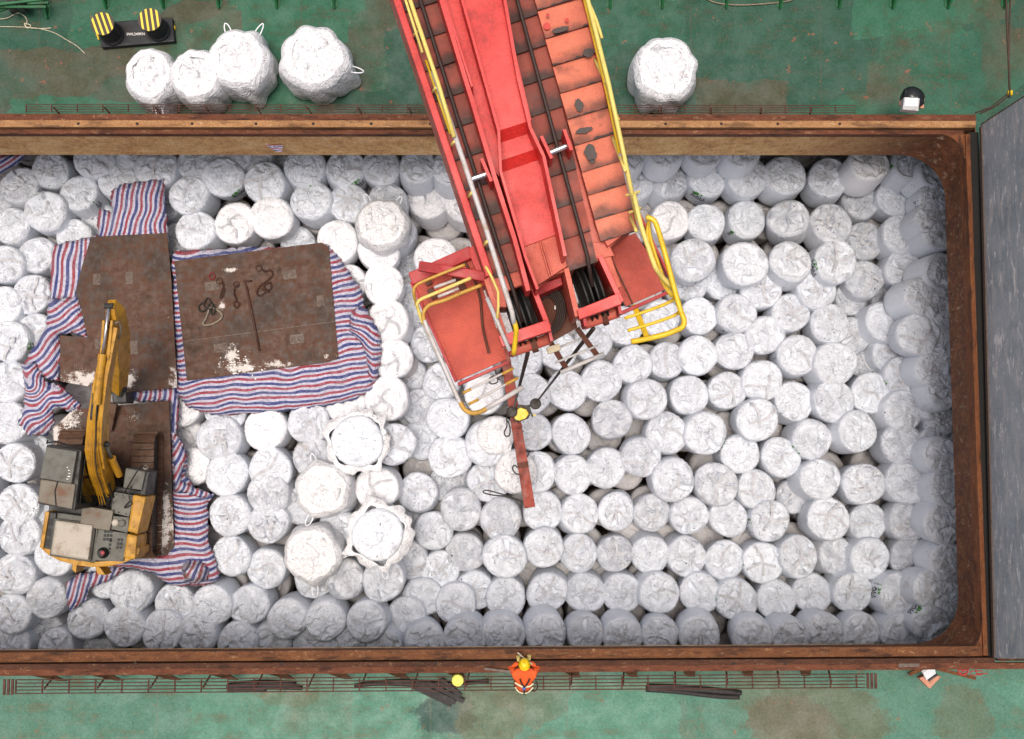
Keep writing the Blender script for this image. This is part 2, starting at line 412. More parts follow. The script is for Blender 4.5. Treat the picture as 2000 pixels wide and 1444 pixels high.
# bolts along the far rail
boltm = plain('dark bolt', lin(40, 26, 20), .7)
for px in (153, 268, 375, 500, 612, 725, 840, 1300, 1409, 1519, 1640):
    bm = bmesh.new(); c = P(px, 242, ZC); add_lathe(bm, (c.x, c.y, ZC-.02), [(.032, 0), (.032, .026), (.02, .034)], 12)
    part(coam, 'bolt', bm, boltm)
for px in (265, 550, 850, 963, 1432, 1533):
    bm = bmesh.new(); c = P(px, 1296, ZC); add_lathe(bm, (c.x, c.y, ZC-.01), [(.035, 0), (.035, .026), (.02, .034)], 12)
    part(coam, 'bolt', bm, boltm)
# stays under the near ledge
staym = M['rust_orange']
for px in [62 + 116.5*k for k in range(14) if k != 8]:
    c = P(px, 1315, ZC-.1); bm = bmesh.new()
    vs = [Vector((c.x-.14, YBo+.10, ZC-.16)), Vector((c.x+.16, YBo+.10, ZC-.16)), Vector((c.x+.34, YBo-.34, DK+.3)), Vector((c.x+.16, YBo-.34, DK+.3)), Vector((c.x-.1, YBo-.02, ZC-.2))]
    a = [bm.verts.new(v) for v in vs]; b = [bm.verts.new(v + Vector((0, .0, -.05))) for v in vs]
    bm.faces.new(a); bm.faces.new(list(reversed(b)))
    for i in range(5): bm.faces.new((a[i], b[i], b[(i+1)%5], a[(i+1)%5]))
    part(coam, 'stay', bm, staym)

# ------------------------------------------------------------------ flat bar gratings outside the coaming
def grating(name, pys, z, xs, xe, step, label, ends=(), rb=.012):
    ys = [P(1000, p, z).y for p in pys]
    t = thing(name, ((xs+xe)/2, ys[0], z), label, 'grating', 'rusty bar gratings beside the coaming')
    for k, y in enumerate(ys):
        bm = bmesh.new(); add_tube(bm, [(xs, y, z), ((xs+xe)/2, y, z), (xe, y, z)], rb, 6); part(t, 'bar', bm, M['rust_bar'])
    x = xs; k = 0
    while x <= xe+.01:
        bm = bmesh.new(); add_beam(bm, (x, ys[0], z-.03), (x, ys[-1], z-.02), rb*2.2, .03); part(t, 'crossbar', bm, M['rust_bar'])
        if k % 2:
            bm = bmesh.new(); add_beam(bm, (x+.03, ys[0]*.3+ys[-1]*.7, z-.06), (x+.09, ys[0]*1.0, z-.42), .03, .03); part(t, 'strut', bm, M['rust_bar'])
        x += step; k += 1
    for x, sg in ends:
        for q in range(3):
            bm = bmesh.new(); xx = x+sg*(.05+.085*q); add_beam(bm, (xx, ys[0]+.02, z+.02), (xx, ys[-1]-.02, z+.02), .05, .03); part(t, 'end_bar', bm, M['rust_bar'])
    return t
ZG = DK+1.05
grating('walkway_grating', (1321.5, 1328, 1335, 1341.5, 1348), ZG, P(30, 1335, ZG).x, P(1690, 1335, ZG).x, .56, 'long rusty five-bar grating along the near coaming, above black hoses on pale deck', ((P(30,1335,ZG).x, -1), (P(1690,1335,ZG).x, 1)))
grating('walkway_grating', (219.5, 214.5, 210, 205.5), ZG, P(50, 210, ZG).x, P(1672, 210, ZG).x, .56, 'rusty bar grating along the far coaming, below the loose white sacks on deck', (), .009)

# ------------------------------------------------------------------ bulk bags
BD, BH = 1.1, 1.12              # diameter and height of a full bag
def wob(p, seed, k=14, fmin=2, fmax=9):
    r = np.random.RandomState(seed); d = p.shape[1]; o = np.zeros(len(p))
    for _ in range(k):
        f = r.uniform(fmin, fmax); w_ = r.normal(size=d); w_ *= f/np.linalg.norm(w_)
        o += np.cos(p@w_ + r.uniform(0, 6.28))/math.sqrt(f)
    return o/math.sqrt(k)
def facets(x, y, seed, n, grad, sharp):
    """crumpled cloth: patches of differently tilted planes that meet in creases"""
    r = np.random.RandomState(seed)
    a = r.uniform(0, 6.28, n); q = np.sqrt(r.uniform(0, 1, n))*.6
    sx, sy = q*np.cos(a), q*np.sin(a); g = r.normal(size=(n, 2))*grad; c = r.normal(size=n)*grad*.05
    dx = x[:, None]-sx; dy = y[:, None]-sy
    st = r.uniform(.6, 1.7, n); an = r.uniform(0, 3.14, n)
    u = dx*np.cos(an)+dy*np.sin(an); v = -dx*np.sin(an)+dy*np.cos(an)
    d2 = (u*st)**2 + (v/st)**2
    w_ = np.exp(-(d2-d2.min(1, keepdims=True))/(2*sharp**2))
    h = c + g[:, 0]*dx + g[:, 1]*dy
    return (w_*h).sum(1)/w_.sum(1)
def bag_arrays(seed, nth=84, loose=False):
    r = np.random.RandomState(seed)
    prof = [(.02, 0), (.3, 0), (.46, .01), (.515, .05), (.535, .12), (.545, .22), (.55, .35), (.553, .5), (.552, .64), (.55, .76), (.546, .86), (.546, .93), (.54, .985), (.53, 1.03), (.512, 1.062), (.485, 1.082)]
    prof += [(.485-.485*(i/26)**1.0, 1.09+.012*math.sin(i/26*3.1)) for i in range(1, 26)]
    prof.append((.004, 1.105))
    th = np.arange(nth)*2*math.pi/nth
    R = np.array([p[0] for p in prof]); Z = np.array([p[1] for p in prof])
    rr, tt = np.meshgrid(R, th, indexing='ij'); zz = np.repeat(Z[:, None], nth, 1)
    ph = r.uniform(0, 6.28, 6)
    shp = 1+.022*np.cos(2*tt+ph[0])+.014*np.cos(3*tt+ph[1])+.012*np.cos(4*tt+ph[2])+.006*np.cos(7*tt+ph[3])
    x = (rr*shp*np.cos(tt)).ravel(); y = (rr*shp*np.sin(tt)).ravel(); z = zz.ravel()
    rad = rr.ravel(); tf = tt.ravel()
    wt = np.clip((.49-rad)/.07, 0, 1); wt = wt*wt*(3-2*wt); wt *= (z > .7)
    h = facets(x, y, seed*7+1, 22, .20, .035) + facets(x, y, seed*7+2, 70, .10, .016)
    k = r.randint(7, 12)
    cx, cy = r.normal(size=2)*.07
    a2 = np.arctan2(y-cy, x-cx); r2 = np.hypot(x-cx, y-cy)
    pl = np.abs(np.sin(a2*k/2+.9*wob(np.c_[x, y]*2.2, seed+5)))
    h += .035*(pl-.6)*np.exp(-(r2/.26)**2)*np.clip(r2/.06, 0, 1) + .05*np.exp(-(r2/.06)**2)*r.uniform(-.6, 1)
    h += .018*wob(np.c_[x, y], seed+9, 10, 3, 8) - .012*(1-np.clip(np.abs(wob(np.c_[x, y], seed+31, 8, 4, 9))/.16, 0, 1))
    dome = r.uniform(-.02, .06)*(1-(rad/.5)**2)
    z = z + wt*(h*1.05+dome)
    # sides: shallow vertical puckers below the rim and slow bulges
    ws = np.clip((z-.45)/.5, 0, 1)*(1-wt)
    pk = np.abs(np.sin(tf*13+1.6*wob(np.c_[np.cos(tf), np.sin(tf), z], seed+3)))-.5
    d = .012*pk*ws + .016*wob(np.c_[x, y, z], seed+4, 12, 2, 7)*(1-wt)
    x += d*np.cos(tf); y += d*np.sin(tf)
    co = np.c_[x, y, z]; m = len(prof); faces = []
    for i in range(m-1):
        for j in range(nth): faces.append((i*nth+j, i*nth+(j+1)%nth, (i+1)*nth+(j+1)%nth, (i+1)*nth+j))
    faces.append(tuple(range(nth-1, -1, -1))); faces.append(tuple((m-1)*nth+j for j in range(nth)))
    return co, faces
def np_mesh(name, co, faces, mat, smooth=True):
    me = bpy.data.meshes.new(name); me.from_pydata([tuple(c) for c in co], [], faces)
    me.polygons.foreach_set('use_smooth', [smooth]*len(me.polygons)); me.materials.append(mat); me.update(); return me

def bag_mat(name, base, dust, speck=True, crease=.5, bst=.62, allover=False):
    s = NT(name); oi = s.n('ObjectInfo'); v0 = s.coord('Object')
    off = s.n('CombineXYZ'); [s.lk(s.math('MULTIPLY', oi.outputs['Random'], k), off.inputs[i]) for i, k in enumerate((37, 53, 71))]
    v = s.vmath('ADD', v0, off.outputs[0])
    na = s.noise(v, 3.2, 2, .5, 1.6); nb = s.noise(v, 6.5, 2, .5, 1.2); nc = s.noise(s.vmath('MULTIPLY', v, (1, 1, .5)), 12, 3, .6, .6)
    r1 = s.math('ABSOLUTE', s.math('SUBTRACT', na, .5)); r2 = s.math('ABSOLUTE', s.math('SUBTRACT', nb, .5)); r3 = s.math('ABSOLUTE', s.math('SUBTRACT', nc, .5))
    cl = s.noise(v, 3.0, 5, .65)
    msk = s.ramp(s.noise(v, 4.0, 2), .42, .6)
    k1 = s.ramp(r1, .0, .012, 1, 0); k2 = s.math('MULTIPLY', s.ramp(r2, .0, .016, 1, 0), msk)
    kk = s.math('MAXIMUM', k1, s.math('MULTIPLY', k2, .8))
    gm = s.n('NewGeometry'); sx = s.n('SeparateXYZ'); s.lk(v0, sx.inputs[0])
    topm = s.ramp(sx.outputs[2], -1, -.5) if allover else s.ramp(sx.outputs[2], .98, 1.1)
    al = s.n('Math', operation='MULTIPLY'); s.lk(oi.outputs['Alpha'], al.inputs[0]); al.inputs[1].default_value = 1.0
    c = s.mix(1.0, base, oi.outputs['Color'], 'MULTIPLY')
    du = s.math('MULTIPLY', s.math('MULTIPLY', s.ramp(cl, .36, .64, .25, 1), topm), al.outputs[0])  # grey tops: settled dust plus shading painted darker than the sides
    c = s.mix(du, c, dust)
    stn = s.math('MULTIPLY', s.ramp(s.noise(v, 1.7, 5, .7), .56, .7, 0, .5), al.outputs[0])
    c = s.mix(stn, c, lin(150, 136, 120))
    c = s.mix(s.math('MULTIPLY', s.math('MULTIPLY', kk, crease), topm), c, lin(112, 108, 106))
    if speck:
        sp = s.ramp(s.noise(v, 16, 2, .5), .685, .70); sp2 = s.ramp(s.noise(v, 46, 1, .5), .70, .715)
        spm = s.ramp(s.noise(v, 2.4, 2), .5, .6)
        c = s.mix(s.math('MULTIPLY', s.math('MAXIMUM', sp, sp2), spm), c, lin(28, 26, 26))
    mn = lambda a, m: s.math('MINIMUM', a, m)
    hgt = s.math('ADD', s.math('MULTIPLY', mn(r1, .12), 3.4), s.math('ADD', s.math('MULTIPLY', mn(r2, .1), 2.2), s.math('MULTIPLY', mn(r3, .1), .15 if allover else .6)))
    wt = s.ramp(sx.outputs[2], -1, -.5) if allover else s.ramp(sx.outputs[2], .9, 1.08, .16, 1)
    return s.done(c, .5, s.bump(s.math('MULTIPLY', hgt, wt), bst, .05), 0, .35)
M['bag'] = bag_mat('white woven bag cloth', (.76, .80, .86, 1), lin(176, 181, 190))
M['bag_clean'] = bag_mat('clean white bag cloth', (.85, .86, .89, 1), lin(222, 222, 225), False, .4)
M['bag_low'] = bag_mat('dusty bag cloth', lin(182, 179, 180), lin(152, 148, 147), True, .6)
M['film'] = bag_mat('thin pale outer sack cloth', (.84, .87, .91, 1), lin(214, 218, 224), False, .4)
M['sack'] = bag_mat('slack white sack cloth', (.78, .785, .80, 1), lin(206, 206, 210), False, .8, .6, True)
M['strap'] = plain('grey white webbing', lin(190, 191, 196), .7, 0, .2)
M['green_print'] = plain('green printing ink', lin(74, 140, 62), .6, 0, .3, 20)
M['black_print'] = plain('black printing ink', lin(22, 22, 24), .6)

NV = 14
BAGS = [bag_arrays(100+i) for i in range(NV)]
BAGME = [np_mesh('bulk_bag', c, f, M['bag']) for c, f in BAGS]
BAGME_CLEAN = [np_mesh('bulk_bag', BAGS[i][0], BAGS[i][1], M['bag_clean']) for i in range(6)]
def top_z(co, x, y):
    d = (co[:, 0]-x)**2+(co[:, 1]-y)**2 + (co[:, 2] < .8)*9
    i = np.argsort(d)[:5]; return co[i, 2].max()
def strap_mesh(i):
    """one flat lifting strap lying across the bag top, with a turned back loop"""
    r = random.Random(i*31+5); co = BAGS[i % NV][0]; a = r.uniform(0, 3.14); ox = r.uniform(-.12, .12); L = r.uniform(.5, .9); st = r.uniform(-.45, -.1)
    bm = bmesh.new(); prev = None; wd = .035
    for k in range(18):
        t = st+L*k/17; bend = .06*math.sin(k*.35+i)
        x = t*math.cos(a)-(ox+bend)*math.sin(a); y = t*math.sin(a)+(ox+bend)*math.cos(a)
        rr = math.hypot(x, y)
        if rr > .5: continue
        z = top_z(co, x, y)+.012
        q = [bm.verts.new((x-s*wd*math.sin(a), y+s*wd*math.cos(a), z+dz)) for s, dz in ((-1, 0), (1, 0), (1, .008), (-1, .008))]
        if prev:
            for e in range(4): bm.faces.new((prev[e], prev[(e+1)%4], q[(e+1)%4], q[e]))
        prev = q
    me = bpy.data.meshes.new('lifting_strap'); bm.normal_update(); bm.to_mesh(me); bm.free(); me.materials.append(M['strap']); return me
STRAPS = [strap_mesh(i) for i in range(NV)]
def print_meshes(i):
    """leaf emblem and lettering printed on the bag side (turned to the bag's own +x side)"""
    co = BAGS[i][0]; a = np.arctan2(co[:, 1], co[:, 0]); rad = np.hypot(co[:, 0], co[:, 1])
    def rad_at(ang, z):
        d = ((a-ang)*.5)**2 + (co[:, 2]-z)**2 + (rad < .4)*9
        k = np.argsort(d)[:4]; return rad[k].max()
    def wrap(bm, z0):
        for v in bm.verts:
            ang = v.co.x/.55; z = z0+v.co.y
            R = rad_at(ang, z)+.006
            v.co = Vector((R*math.cos(ang), R*math.sin(ang), z))
    out = []
    for body, size, dz in (('KALI', .19, .86), ('MOP60', .14, .73)):
        bm = text_bm(body, size)
        for _ in range(1): bmesh.ops.subdivide_edges(bm, edges=bm.edges, cuts=1)
        wrap(bm, dz); me = bpy.data.meshes.new('lettering'); bm.to_mesh(me); bm.free(); me.materials.append(M['black_print']); out.append(me)
    bm = bmesh.new()
    for cx, cy, rx, ry, rot in ((-.1, .0, .12, .065, .35), (.06, .045, .04, .025, -.5)):
        vs = []
        for k in range(20):
            t = 2*math.pi*k/20; x = rx*math.cos(t); y = ry*math.sin(t)
            vs.append(bm.verts.new((cx+x*math.cos(rot)-y*math.sin(rot), cy+x*math.sin(rot)+y*math.cos(rot), 0)))
        bm.faces.new(vs)
    bmesh.ops.triangulate(bm, faces=bm.faces); wrap(bm, 1.0)
    me = bpy.data.meshes.new('leaf_emblem'); bm.to_mesh(me); bm.free(); me.materials.append(M['green_print']); out.append(me)
    return out
PRINTS = [print_meshes(i) for i in range(3)]

# top centre in the photo (x, y), width in pixels, remark: g green print towards nadir angle, d dusty, b black scorch marks, w very white, c clean, l lower layer
RAW = '''97 332 75 g;183 310 80;258 299 75;303 325 85 b;383 315 80;228 350 78;37 360 78 db;-15 395 70;152 375 78 g;87 411 82;20 440 78;192 425 68;143 462 76;70 497 75 b;5 515 80;60 575 78;3 598 80;367 380 82 b;380 448 82;322 398 66;338 470 70;435 345 84 g;515 355 84;497 303 72;455 298 80;540 303 70;595 325 84 g;674 325 80 g;605 390 84;530 425 86 c;458 435 84 c;681 395 80;658 472 86 gc;580 475 70;678 550 74 c;743 325 80 g;817 322 78;880 325 78;757 393 80 d;740 490 82 c;833 390 80 c;775 452 75;905 395 80 c;853 505 88 w;785 510 64 d;748 555 84 w;800 585 70;757 625 86 w;765 700 84 w;755 778 88 w;675 790 80 c;770 868 84 g;838 672 78;812 600 70;800 660 70;800 735 70 g;805 800 70;862 745 80;820 795 76 d;874 818 84;820 860 74;945 770 82 c;935 735 72;878 893 84;950 870 88;955 940 82;900 995 84 d;978 1015 84 d;868 945 70 d;905 935 66 d;735 955 88 c;815 960 80;655 965 80;790 1012 70 d;848 1035 80;660 1030 75 g;910 1080 78 d;860 1114 78;800 1095 78 d;748 1135 84;670 1130 80 d;612 1130 78;635 1215 82;715 1215 82;792 1208 82;825 1168 80;890 1180 82;928 1155 78;830 1256 82;907 1246 82;985 1240 82;675 1264 76;750 1267 76;610 1263 78;447 1008 84;523 1022 82;450 1086 80;520 1112 78 b;412 1185 82;484 1183 80;560 1210 82;340 1180 80;383 1240 82;463 1255 80;530 1260 76 g;595 1267 70;25 1123 82;35 1045 84;27 905 80;33 985 82 b;72 885 66;12 825 84;85 1020 72 db;105 1085 82;88 1170 80 d;20 1200 80;170 1210 80;255 1158 84;240 1225 84;205 1132 76;315 1235 84;20 1262 76;108 1266 72;85 1232 70 d;190 1272 64;15 665 84 g;65 650 75;12 745 84;360 845 70 c;425 855 88 g;517 838 86 c;602 825 86;440 805 80 g;375 912 75 c;441 926 86 g;527 918 86;612 895 84 d;522 965 82 d;585 990 72 d;355 797 72 c;1225 298 80;1300 290 82;1377 290 76;1450 290 80;1240 355 76;1308 350 76;1383 345 80 g;1462 345 84;1537 340 84 b;1310 430 80 c;1380 433 80;1460 428 80 g;1540 425 84 d;1355 508 90 g;1457 515 90;1545 510 88 g;1350 555 70;1412 550 72 g;1487 565 80;1620 345 84 gb;1700 318 82 c;1780 313 80 g;1830 333 75;1683 390 76 d;1752 385 82;1833 385 76 g;1825 425 75;1838 450 80;1625 435 86 db;1690 470 76 d;1765 455 84;1635 510 88 g;1690 545 80 d;1768 527 84;1843 530 80;1597 565 82;1805 578 80 g;1735 580 70 d;1665 582 70 d;1292 622 76;1367 616 76;1440 612 80 g;1547 610 80;1497 655 80;1622 632 82 b;1559 693 82 g;1435 685 78;1363 694 80;1303 703 74;1490 743 80 g;1421 763 78;1347 772 80;1265 780 84;1553 783 80;1630 785 84;1480 820 86;1632 710 84;1588 858 82 g;1107 762 80;1175 745 80;1237 711 80;1035 770 82;1020 700 80;1090 685 78;1160 665 78;1220 635 78;1195 818 80 d;1116 847 80;1042 845 78;1304 845 82;1380 847 84;1253 893 82 g;1447 886 80 g;1527 893 80;1316 938 84 b;1400 945 84 d;1480 957 80;1119 928 80;1184 915 80;1050 922 80;1274 1002 76 d;1348 1009 78;1424 1012 78;1505 1018 82 g;1203 1000 76;1550 970 70 db;1678 842 86;1765 868 86 b;1605 935 84 g;1688 945 86;1772 943 86 b;1620 1013 84;1697 1020 78;1778 1017 84 d;1845 828 74;1842 890 76 b;1825 870 70;1852 952 80 b;1847 1025 82;1825 985 70 b;1767 803 86 b;1702 767 82;1770 735 84 g;1635 708 84;1733 627 84 b;1742 690 80;1668 655 76 d;1690 705 70 d;1795 652 84 g;1845 602 84;1848 680 80;1825 722 76;1848 757 82;1825 790 70 g;1562 1088 82;1635 1085 76 d;1702 1092 82;1780 1090 82 d;1587 1160 78;1667 1160 82 b;1760 1163 88 g;1517 1172 78;1492 1100 80 g;1820 1152 76 g;1854 1175 80;1825 1085 72 b;1857 1100 80;1820 1222 80 g;1852 1240 76;1547 1247 78;1612 1240 80;1683 1240 82;1762 1242 82 g;1270 1085 76;1343 1087 78;1417 1094 78 g;1215 1160 78;1290 1160 82 g;1367 1160 80;1441 1174 82 g;1217 1244 80;1289 1241 76;1367 1243 82;1470 1248 80 b;985 1088 86;1062 1070 82 b;1131 1082 76;1201 1082 74 d;988 1168 82;1068 1160 80;1144 1160 78 g;1068 1240 82;1145 1238 78;1060 1000 78;1134 1003 78;-70 470 80;-65 555 80;-60 640 80;-62 725 80;-65 860 80;-60 940 80;-55 1030 80;-50 1115 80'''
ORD = 'first second third fourth fifth sixth seventh eighth ninth tenth eleventh twelfth thirteenth fourteenth fifteenth sixteenth seventeenth eighteenth nineteenth twentieth'.split()
PLATE_A = [(178, 463), (326, 455), (334, 540), (346, 757), (240, 768), (118, 745), (117, 655), (172, 660), (148, 570), (160, 520)]
PLATE_B = [(340, 510), (628, 474), (642, 482), (661, 700), (640, 708), (365, 744)]
PLATE_C = [(142, 800), (330, 783), (340, 1070), (322, 1086), (112, 1090), (104, 838)]
LAND = [((1318, 560), 'the yellow railing of the boom tip'), ((1020, 805), 'the yellow hook block'), ((1030, 985), 'the free end of the orange beam'), ((1915, 300), 'the upper coaming corner'), ((1915, 1250), 'the lower coaming corner'), ((1023, 1262), 'the worker at the coaming'), ((690, 860), 'the open sack between tarpaulin and boom'), ((735, 1045), 'the torn sack with trailing loops'), ((605, 1085), 'the tied sack below the torn one'), ((745, 440), 'the sheer sack near the boom'), ((735, 700), 'the crumpled tarpaulin corner'), ((640, 470), 'the square plate\'s upper corner'), ((400, 1140), 'the muddy tarpaulin knot'), ((80, 1070), 'the excavator counterweight'), ((75, 930), 'the excavator cab'), ((135, 1195), 'the blue tarpaulin tail'), ((320, 345), 'the tarpaulin\'s upper tip'), ((97, 480), 'the folded tarpaulin edge'), ((40, 850), 'the shredded tarpaulin heap'), ((800, 535), 'the red boom platform')]
bags = []
for t in RAW.split(';'):
    f = t.split(); bags.append(dict(x=float(f[0]), y=float(f[1]), d=float(f[2]), k=f[3] if len(f) > 3 else ''))
# labels: by the landmark a bag lies beside, else by row and place in the row
def adj(b):
    k = b['k']; w_ = []
    if 'd' in k: w_.append('dusty')
    if 'b' in k: w_.append('black-flecked')
    if 'w' in k: w_.append('bright')
    if 'c' in k: w_.append('clean')
    if 'g' in k: w_.append('printed')
    return ' '.join(w_[:2]+['white bulk bag'])
for (lx, ly), nm in LAND:
    c = sorted((b for b in bags if 'label' not in b and b['x'] > -20), key=lambda b: math.hypot(b['x']-lx, b['y']-ly))[:3]
    for q, b in enumerate(c):
        b['label'] = adj(b) + (' right beside ' if q == 0 else ', second one out from ' if q == 1 else ', third one out from ') + nm
rows = {}
for b in bags:
    near = b['y'] > 862; ri = int((1292-b['y'])//77) if near else int((b['y']-285)//77); side = b['x'] >= 1000
    b['row'] = (near, ri, side); rows.setdefault(b['row'], []).append(b)
for (near, ri, side), l in rows.items():
    l.sort(key=lambda b: -b['x'] if side else b['x'])
    l = [b for b in l if b['x'] > -20]+[b for b in l if b['x'] <= -20]
    for q, b in enumerate(l):
        b.setdefault('label', '%s, %s in from %s, %s row from the %s coaming' % (adj(b), ORD[q], 'grey cover' if side else 'left edge', ORD[ri], 'near' if near else 'far'))
rng = random.Random(4)
GRP = 'white bulk bags stacked in the hold'
def print_parts(o, i, ang, s=1.0):
    for me in PRINTS[i]:
        c = bpy.data.objects.new(me.name, me); COL.objects.link(c); c.parent = o; c.rotation_euler = (0, 0, ang)
for n_, b in enumerate(bags):
    left = b['x'] < 785
    z = (-6.25 if left else -6.95) + max(-.25, min(.55, (b['d']-81)*.07))
    if left: z = min(z, -6.2)
    if b['d'] <= 70 or (b['d'] <= 72 and not left): z = -7.0 if left else -7.5
    if b['x'] > 1786: z = max(z, -5.75 if b['d'] > 74 else -6.6)
    elif b['y'] < 335 and b['x'] > 785: z = max(z, -6.0)
    elif b['y'] > 1230 and b['x'] > 785: z = max(z, -6.25)
    s = b['d']*(20-z)/F/BD
    k = b['k']; vi = rng.randrange(NV)
    if 'g' in k: vi = rng.randrange(3)
    me = BAGME[vi]
    if 'w' in k or 'c' in k: vi = vi % 6 if 'g' not in k else vi; me = BAGME_CLEAN[vi]
    o = bpy.data.objects.new('bulk_bag', me); COL.objects.link(o)
    top = P(b['x'], b['y'], z)
    rz = rng.uniform(0, 6.28); tx, ty = rng.gauss(0, .05), rng.gauss(0, .05)
    if b['x'] > 1500: tx += .06*rng.random(); ty += rng.gauss(.04, .06)
    if b['y'] < 480: tx += rng.uniform(.0, .14)
    if b['y'] > 1150: tx -= rng.uniform(0, .08)
    from_n = math.atan2(-(b['y']-NAD[1]), b['x']-NAD[0])
    R = Matrix.Rotation(ty, 4, 'Y') @ Matrix.Rotation(-tx, 4, 'X') @ Matrix.Rotation(rz, 4, 'Z')
    S = Matrix.Diagonal((s*rng.uniform(.97, 1.05), s*rng.uniform(.97, 1.05), 1.0, 1))
    o.matrix_world = Matrix.Translation(top) @ R @ S @ Matrix.Translation((0, 0, -1.1))
    dust = rng.uniform(.25, .75)
    if 'd' in k: dust = 1.0
    if 'c' in k: dust = .2
    if 'w' in k: dust = .05
    g = rng.uniform(.93, 1.0)*(0.93 if 'd' in k else 1)
    o.color = (g, g*(.985 if 'd' in k else 1), g*(.97 if 'd' in k else 1), dust)
    tag(o, b['label'], 'bulk bag', GRP)
    if 'g' in k: print_parts(o, vi, from_n+math.pi-rz+rng.uniform(-.7, .7))
    if rng.random() < .62:
        c = bpy.data.objects.new('lifting_strap', STRAPS[vi]); COL.objects.link(c); c.parent = o
        if rng.random() < .5:
            c2 = bpy.data.objects.new('lifting_strap', STRAPS[vi]); COL.objects.link(c2); c2.parent = o; c2.rotation_euler = (0, 0, 1.4); c2.location = (0, 0, .012)

# the bags one layer down, seen only as dusty patches through the gaps
co0, f0 = bag_arrays(300, 24)
keep = [i for i in range(len(co0))]
allco, allf, base = [], [], 0
rng = random.Random(9)
y = P(0, 1360, -8).y
row = 0
while y < P(0, 250, -8).y+.3:
    x = P(-150, 900, -8).x + (.55 if row % 2 else 0)
    while x < P(1930, 900, -8).x+.3:
        q = co0.copy(); a = rng.uniform(0, 6.28); ca, sa = math.cos(a), math.sin(a)
        zt = -7.55 if x < P(800, 900, -8).x else -8.15
        qx = q[:, 0]*ca-q[:, 1]*sa; qy = q[:, 0]*sa+q[:, 1]*ca
        q = np.c_[qx+x+rng.uniform(-.06, .06), qy+y+rng.uniform(-.06, .06), q[:, 2]-1.1+zt+rng.uniform(-.2, .15)]
        allco.append(q); allf += [tuple(i+base for i in f) for f in f0]; base += len(q); x += 1.12
    y += .99; row += 1
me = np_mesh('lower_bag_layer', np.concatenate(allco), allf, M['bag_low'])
o = bpy.data.objects.new('lower_bag_layer', me); COL.objects.link(o); o['kind'] = 'stuff'; o.color = (1, 1, 1, 1)
o['label'] = 'dusty bags of the layer underneath seen through gaps'

